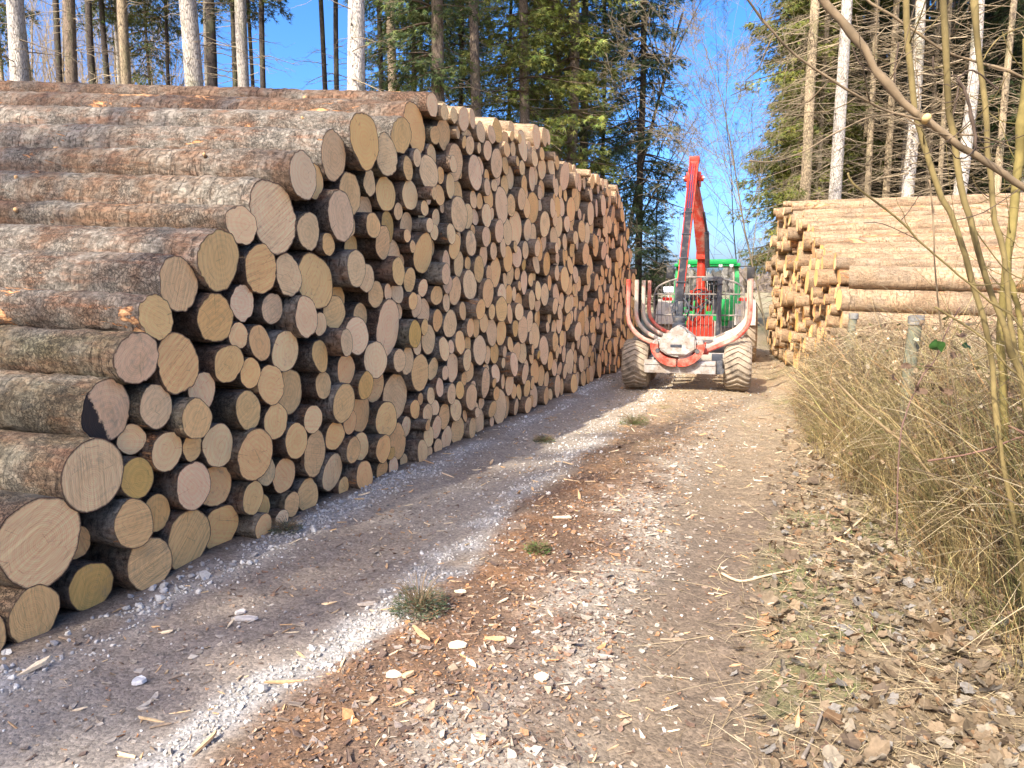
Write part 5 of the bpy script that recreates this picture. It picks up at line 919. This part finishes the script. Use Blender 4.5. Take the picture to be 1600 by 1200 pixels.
# curled dead leaves and a few live ones caught in it
n = 2200; y = 1.8+9*rng.random(n); x = edge_x(y)+rng.gamma(1.5, .45, n); z = hmax(x, y)*rng.uniform(.1, 1.0, n)
scatter(g, LEAVES, np.stack([x, y, z], -1), rng.uniform(0, 6.3, n), rng.uniform(-1.5, 1.5, n), rng.uniform(-1.5, 1.5, n), rng.uniform(.02, .055, (n, 1))*np.ones((1, 3)), pick([(.34, .22, .13), (.46, .34, .21), (.26, .17, .11), (.52, .44, .31)], n), 2)
n = 260; y = rng.uniform(4.5, 10, n); x = edge_x(y)+rng.uniform(.1, 1.3, n); z = hmax(x, y)*rng.uniform(.55, 1.02, n)
scatter(g, LEAVES, np.stack([x, y, z], -1), rng.uniform(0, 6.3, n), rng.uniform(-1., 1., n), rng.uniform(-1., 1., n), rng.uniform(.025, .055, (n, 1))*np.ones((1, 3)), pick([(.05, .09, .02), (.08, .11, .03), (.12, .10, .05)], n), 3)
tag(obj('dry_thicket', g.mesh('dry_thicket', [M_BLADE, M_TWIG, M_LEAF, M_GLEAF], smooth=False)), 'dense tangle of dry tan grass stalks and brambles filling the right verge', 'undergrowth', kind='stuff')

# ------------------------------------------------------------------ hazel stems and branches in the right foreground
def stem_part(name, pts, d, wpx, parent, mat=None, c=(.40, .32, .13), nseg=28, ends=(1, .8), knots=True, dz=None):
    ds = np.linspace(d[0], d[1], len(pts)) if isinstance(d, tuple) else [d]*len(pts)
    P = np.array([at(u, v, dd) for (u, v), dd in zip(pts, ds)]); P = spline(P, nseg); q = np.random.default_rng(int(pts[0][0]*7+pts[-1][1])); dm = np.mean(ds)
    r0 = wpx*dm/1240./2*.7; P[1:-1] += q.normal(0, r0*.22, (nseg-2, 3)); r = r0*np.linspace(ends[0], ends[1], nseg)*(1+(q.random(nseg) < .14)*q.uniform(.1, .35, nseg) if knots else 1)
    g = Geo(); V, F = tubes(P, r, 12); g.add(V, F, np.array(c)*(.7+.6*fbm(V*np.array((9, 9, 4)), 3, 3))[:, None])
    g.A[0] = g.A[0]*np.repeat(np.where(q.random(nseg) < .2, .55, 1.)*q.uniform(.85, 1.1, nseg), 12)[:, None]
    if wpx > 4.5:
        m = int(4+wpx*.7); I = q.integers(2, nseg-2, m); dv = q.normal(0, 1, (m, 3)); dv /= np.linalg.norm(dv, axis=1, keepdims=True); uu = np.linspace(0, 1, 6)[None, :, None]; L = q.uniform(.05, .38, (m, 1, 1))
        TP = P[I][:, None]+dv[:, None]*uu*L+np.array((0, 0, 1))*uu**2*L*.4+q.normal(0, .006, (m, 6, 3))*uu; V, F = tubes(TP, q.uniform(.0016, .0032, (m, 1))*(1-.6*uu[..., 0]), 5); g.add(V, F, np.array(c)*.75)
    me = g.mesh(name, mat or M_TWIG); o = obj(name, me, parent); return o, P
OL, BR_, PALE = (.20, .15, .06), (.10, .07, .05), (.235, .17, .10)
def sapling(label, stem, d, wpx, branches=(), c=OL, base=None, group='hazel stems in the right foreground', name='hazel_sapling'):
    # root: continue the stem to the ground at its own distance
    last = stem[-1]; pts = list(stem); v = last[1]; 
    while at(last[0], v, d if not isinstance(d, tuple) else d[1])[2] > -.05: v += 20
    if v > last[1]+30: pts.append((last[0]+(stem[-1][0]-stem[-2][0])/max(1, stem[-1][1]-stem[-2][1])*(v-last[1])*.7, v))
    p = at(pts[-1][0], pts[-1][1], d if not isinstance(d, tuple) else d[1]); root = empty(name, (p[0], p[1], 0)); tag(root, label, 'sapling', group)
    parts = [stem_part('stem', pts, d, wpx, root, c=c)]
    for b in branches: parts.append(stem_part('branch', b[0], b[1] if len(b) > 1 else d, b[2] if len(b) > 2 else 4, root, c=b[3] if len(b) > 3 else c, nseg=20))
    for o, P in parts: o.matrix_parent_inverse = Matrix.Translation((-p[0], -p[1], 0))
    return root
sapling('slender olive sapling crossing the thicket and reaching the top edge', [(1412, -60), (1414, 0), (1420, 80), (1428, 162), (1437, 200), (1465, 290), (1490, 345), (1517, 427), (1542, 524), (1553, 604), (1564, 700), (1583, 810), (1606, 960)], 2.9, 14,
        [([(1490, 345), (1540, 330), (1600, 290)], 2.9, 2.5, BR_), ([(1564, 700), (1480, 790), (1380, 760)], 2.9, 2), ([(1428, 162), (1398, 140), (1404, 66)], 2.9, 4, BR_)])
sapling('olive stem second in the bundle, bending right at its foot', [(1471, -60), (1473, 0), (1478, 101), (1487, 189), (1500, 280), (1517, 350), (1537, 414), (1556, 477), (1578, 537), (1603, 620), (1625, 740)], 3.0, 15,
        [([(1487, 189), (1498, 125), (1480, 118), (1460, 112), (1458, 88)], 3.0, 4, BR_), ([(1517, 350), (1570, 420), (1610, 440)], 3.0, 3)])
sapling('straight olive stem third in the bundle, upright near the right edge', [(1520, -60), (1522, 0), (1532, 101), (1543, 202), (1549, 310), (1564, 386), (1575, 460), (1583, 530), (1602, 640), (1615, 760)], 3.15, 13,
        [([(1532, 101), (1560, 60), (1605, 40)], 3.15, 3), ([(1549, 310), (1500, 280), (1470, 262)], 3.15, 2.5, BR_)])
sapling('thickest yellow-green trunk at the right edge of the photo', [(1606, 60), (1600, 190), (1585, 300), (1572, 420), (1566, 560), (1572, 700), (1590, 840)], 3.6, 20, [([(1585, 300), (1600, 250), (1640, 200)], 3.6, 9), ([(1572, 420), (1590, 480), (1600, 560), (1630, 680)], 3.5, 13)], c=(.20, .155, .05))
sapling('thick diagonal branch with a sawn yellow stub sloping down to the right', [(1255, -40), (1285, 0), (1330, 50), (1374, 118), (1424, 172), (1448, 189), (1499, 226), (1549, 260), (1600, 294), (1680, 350), (1740, 560)], 2.6, 17,
        [([(1448, 189), (1435, 187), (1397, 177), (1357, 159), (1310, 132), (1249, 91), (1205, 47), (1168, 0), (1150, -20)], (2.6, 2.4), 5.5), ([(1397, 178), (1350, 186), (1296, 213), (1249, 240), (1205, 253), (1171, 251)], (2.55, 2.3), 3.4),
         ([(1526, 250), (1522, 202), (1509, 145), (1495, 125)], 2.6, 7.5, BR_), ([(1495, 125), (1520, 110), (1560, 140)], 2.6, 4, BR_), ([(1495, 209), (1543, 216), (1587, 233)], 2.6, 4), ([(1374, 118), (1345, 100), (1330, 70)], 2.6, 3, BR_)], c=PALE)
sapling('thin branch crossing the top right corner behind the thick diagonal one', [(1330, -30), (1354, 0), (1408, 34), (1472, 78), (1522, 96), (1600, 122), (1700, 200), (1760, 520)], 3.2, 6, c=PALE)
sapling('long thin rod slanting down across the right log stack', [(1325, 270), (1336, 290), (1407, 345), (1435, 375), (1490, 422), (1545, 470), (1600, 520), (1680, 700)], 2.8, 5, [([(1407, 345), (1420, 330), (1440, 300)], 2.8, 2, BR_), ([(1435, 375), (1380, 350), (1350, 348)], 2.8, 2, BR_)], c=OL)
sapling('thin upright stalk before the nearer fence post', [(1452, 280), (1458, 340), (1462, 430), (1472, 520), (1490, 600)], 3.8, 4, c=PALE)
sapling('olive rod running diagonally over the thicket from the bramble leaves', [(1461, 480), (1534, 527), (1572, 571), (1600, 600), (1650, 700)], 2.7, 5, c=OL)
sapling('long low rod sloping across the front of the thicket', [(1300, 590), (1360, 650), (1420, 700), (1470, 760), (1530, 815), (1600, 860)], 4.0, 5, c=(.36, .26, .14))
sapling('dark bramble cane arching low over the verge', [(1450, 720), (1500, 712), (1550, 700), (1600, 683), (1650, 700)], 3.0, 4, c=(.20, .11, .08))
# sawn stub on the diagonal branch: small bright disc
stub = [o for o in col.objects if o.get('label', '').startswith('thick diagonal branch')][0]
p0 = at(1445, 188, 2.58); p1 = at(1449, 183, 2.52); g = Geo(); V, F = tubes(np.array([p0, p1]), np.array([.013, .012]), 14); g.add(V, F, (.60, .42, .18)); o = obj('sawn_stub', g.mesh('sawn_stub', M_TWIG), stub); o.matrix_parent_inverse = Matrix.Translation(-stub.location)
# bramble sprig with one fresh green leaf
root_p = at(1395, 800, 3.4); sp = empty('bramble', (root_p[0], root_p[1], 0)); tag(sp, 'bramble cane carrying one bright green leaf and several purple-brown ones', 'bramble')
o1, P1 = stem_part('cane', [(1401, 850), (1405, 700), (1418, 640), (1440, 590), (1462, 560), (1478, 520), (1500, 480)], 3.3, 3.2, sp, c=(.17, .10, .08))
prs = [o1]
def leaf_at(u, v, d, size, colr, tilt, mat, nm):
    LV, LF = LEAVES[2]; n = 16; a = np.linspace(0, 6.283, n, endpoint=False); r = .5*(.72+.28*np.abs(np.cos(a))**.6); V = np.stack([np.cos(a)*r, np.sin(a)*r*.72, .25*np.abs(np.sin(a)*r)], -1); V = np.concatenate([V, [[0, 0, -.02]]]); k = np.arange(n); Fq = [np.stack([k, (k+1) % n, np.full(n, n)], 1)]
    Rm = rotm(np.array([tilt[0]]), np.array([tilt[1]]), np.array([tilt[2]]))[0]; g = Geo(); g.add((V+.10*np.sin(V[:, :1]*9+u)*np.array([[0, .3, 1]]))*size@Rm.T+at(u, v, d), Fq, colr); o = obj(nm, g.mesh(nm, mat), sp); prs.append(o)
leaf_at(1464, 541, 3.25, .085, (.045, .11, .025), (1.9, 1.25, .2), M_GLEAF, 'green_leaf'); leaf_at(1510, 541, 3.3, .05, (.05, .09, .03), (.5, .9, .3), M_GLEAF, 'green_leaf')
for (u, v, s, t) in ((1416, 572, .045, (.1, 1.3, .2)), (1432, 606, .04, (1.2, .8, .5)), (1440, 612, .05, (.2, 1.2, -.3)), (1480, 612, .05, (.1, 1.2, .4)), (1470, 608, .04, (1.1, .5, .4)), (1490, 555, .05, (.8, 1.1, 0)), (1452, 575, .05, (2.2, 1.1, 0)), (1396, 590, .05, (.8, 1.1, .4)), (1500, 525, .05, (.3, .5, .1))): leaf_at(u, v, 3.3, s, (.15, .095, .06), t, M_LEAF, 'dead_leaf')
for o in prs: o.matrix_parent_inverse = Matrix.Translation(-sp.location)

# ------------------------------------------------------------------ tufts and larger splinters lying on the track
def tuft(u, v, rad, h, n, pal, label):
    p = onground(u, v); g = Geo(); a = rng.uniform(0, 6.283, n); r = rad*np.sqrt(rng.random(n)); z = h*rng.random(n)**.9*(1-(r/rad)**2*.55)*(.45+1.1*noise3(np.stack([np.cos(a)*r/rad*2.5+u, np.sin(a)*r/rad*2.5, a*0], -1), 4)); pos = np.stack([np.cos(a)*r, np.sin(a)*r, z], -1)
    tp = np.array([(0, 0, 0), (.35, .09, 0), (1, 0, -.05), (.35, -.09, 0)]); scatter(g, [(tp, [np.array([[0, 1, 2, 3]])])], pos, a+rng.normal(0, .8, n), rng.uniform(-1, 1, n), -rng.uniform(-.2, 1.2, n), rng.uniform(.012, .035, (n, 1))*np.ones((1, 3)), pick(pal, n))
    m = 90; a = rng.uniform(0, 6.283, m); uu = np.linspace(0, 1, 5)[None]; P = np.stack([np.cos(a)[:, None]*rad*uu, np.sin(a)[:, None]*rad*uu, h*rng.uniform(.4, 1.5, (m, 1))*np.sin(uu*1.8)], -1); V, F = tubes(P, .0016*(1-.5*uu)*np.ones((m, 1)), 3, cap=False); g.add(V, F, (.20, .14, .08), 1)
    o = obj('plant_tuft', g.mesh('plant_tuft', [M_FOL, M_TWIG], smooth=False), loc=(p[0], p[1], float(gz(p[0], p[1])))); tag(o, label, 'plant', 'small green tufts on the track')
tuft(655, 962, .135, .12, 1700, [(.10, .14, .07), (.16, .20, .12), (.06, .09, .045), (.22, .15, .08)], 'low grey-green tuft between the white gravel edge and bark debris')
tuft(840, 868, .07, .05, 500, [(.09, .15, .04), (.15, .19, .06)], 'small bright green tuft in the middle of the track')
tuft(990, 664, .17, .10, 900, [(.12, .17, .05), (.18, .21, .07)], 'grassy tuft on the middle strip behind the trailer')
tuft(850, 685, .12, .05, 500, [(.09, .13, .05), (.15, .17, .08)], 'flat dark green tuft on the left wheel track')
tuft(448, 832, .10, .06, 500, [(.12, .15, .09), (.20, .20, .14)], 'grey-green tuft against the foot of the left stack')
def splinter(u, v, L, wd, ang, colr, label, h=.012):
    p = onground(u, v); q = np.random.default_rng(int(u)); n = 8; a = np.linspace(0, 6.283, n, endpoint=False); r = q.uniform(.75, 1.15, n)
    T = np.stack([np.cos(a)*r*L/2, np.sin(a)*r*wd/2, h*q.uniform(.6, 1.3, n)], -1); B = T*np.array((1.05, 1.05, 0)); k = np.arange(n); V = np.concatenate([T, B]); F = [k[None], (k[::-1]+n)[None], np.stack([k, k+n, (k+1) % n+n, (k+1) % n], 1)]
    g = Geo(); g.add(V, F, np.array(colr)*q.uniform(.85, 1.15, (len(V), 1))); o = obj('wood_splinter', g.mesh('wood_splinter', M_CHIP, smooth=False), loc=(p[0], p[1], float(gz(p[0], p[1]))+.006)); o.rotation_euler = (.08, -.06, ang); tag(o, label, 'wood splinter', 'wood splinters on the track')
LG = (.72, .58, .40)
for a in ((715, 1021, .10, .05, .4, LG, 'pale split piece of wood right of the grey-green tuft'), (615, 1068, .065, .045, .1, (.68, .56, .42), 'blocky pale chip at lower centre beside a tan one'), (638, 1070, .06, .03, 1.1, (.60, .42, .24), 'tan chip leaning beside the blocky pale chip'),
          (736, 1050, .09, .02, -.7, LG, 'narrow yellow splinter at lower centre'), (846, 1066, .055, .045, .2, (.75, .62, .44), 'square cream chip on the middle strip'), (775, 1008, .10, .03, .2, (.55, .34, .17), 'long orange-brown splinter above the cream chip'),
          (720, 932, .07, .02, .1, (.76, .62, .42), 'slim cream splinter beside the tuft'), (857, 777, .04, .035, .3, (.74, .66, .56), 'white chip high on the middle strip'), (880, 818, .14, .02, .2, (.52, .40, .28), 'thin grey stick across the middle strip'),
          (575, 945, .10, .03, .35, (.50, .42, .34), 'grey splinter on the left wheel track'), (385, 963, .13, .035, .3, (.46, .42, .38), 'flat grey bark piece on the near left track'), (375, 952, .05, .03, .9, (.55, .50, .45), 'small pale chip by the flat grey bark piece'), (217, 1055, .055, .05, .4, (.62, .60, .57), 'lone white stone chip on the near left track')): splinter(*a)
def stick(pts, r, c, label):
    P = np.array([onground(u, v) for u, v in pts]); P[:, 2] = gz(P[:, 0], P[:, 1])+r+.004; P = spline(P, 16); g = Geo(); V, F = tubes(P, r*np.linspace(1, .6, 16), 6); g.add(V, F, c); tag(obj('stick', g.mesh('stick', M_TWIG)), label, 'stick', 'sticks on the ground')
stick([(1128, 888), (1158, 904), (1200, 902), (1240, 896)], .009, (.50, .40, .27), 'curved pale stick at the right edge of the right wheel track')
stick([(1254, 1190), (1270, 1160), (1285, 1120)], .008, (.24, .20, .16), 'dark forked stick in the leaves at the bottom right')
stick([(1320, 840), (1345, 820), (1370, 800)], .009, (.60, .47, .30), 'short yellow stalk on the leaf litter near the thicket')
stick([(1450, 990), (1470, 970), (1480, 955)], .008, (.64, .54, .40), 'short pale bent stick in the leaf litter')
stick([(1290, 780), (1380, 830), (1440, 900), (1560, 1000)], .005, (.45, .35, .22), 'long thin straw rod lying over the leaf litter')
# small leafless weed stalks at the foot of the left stack
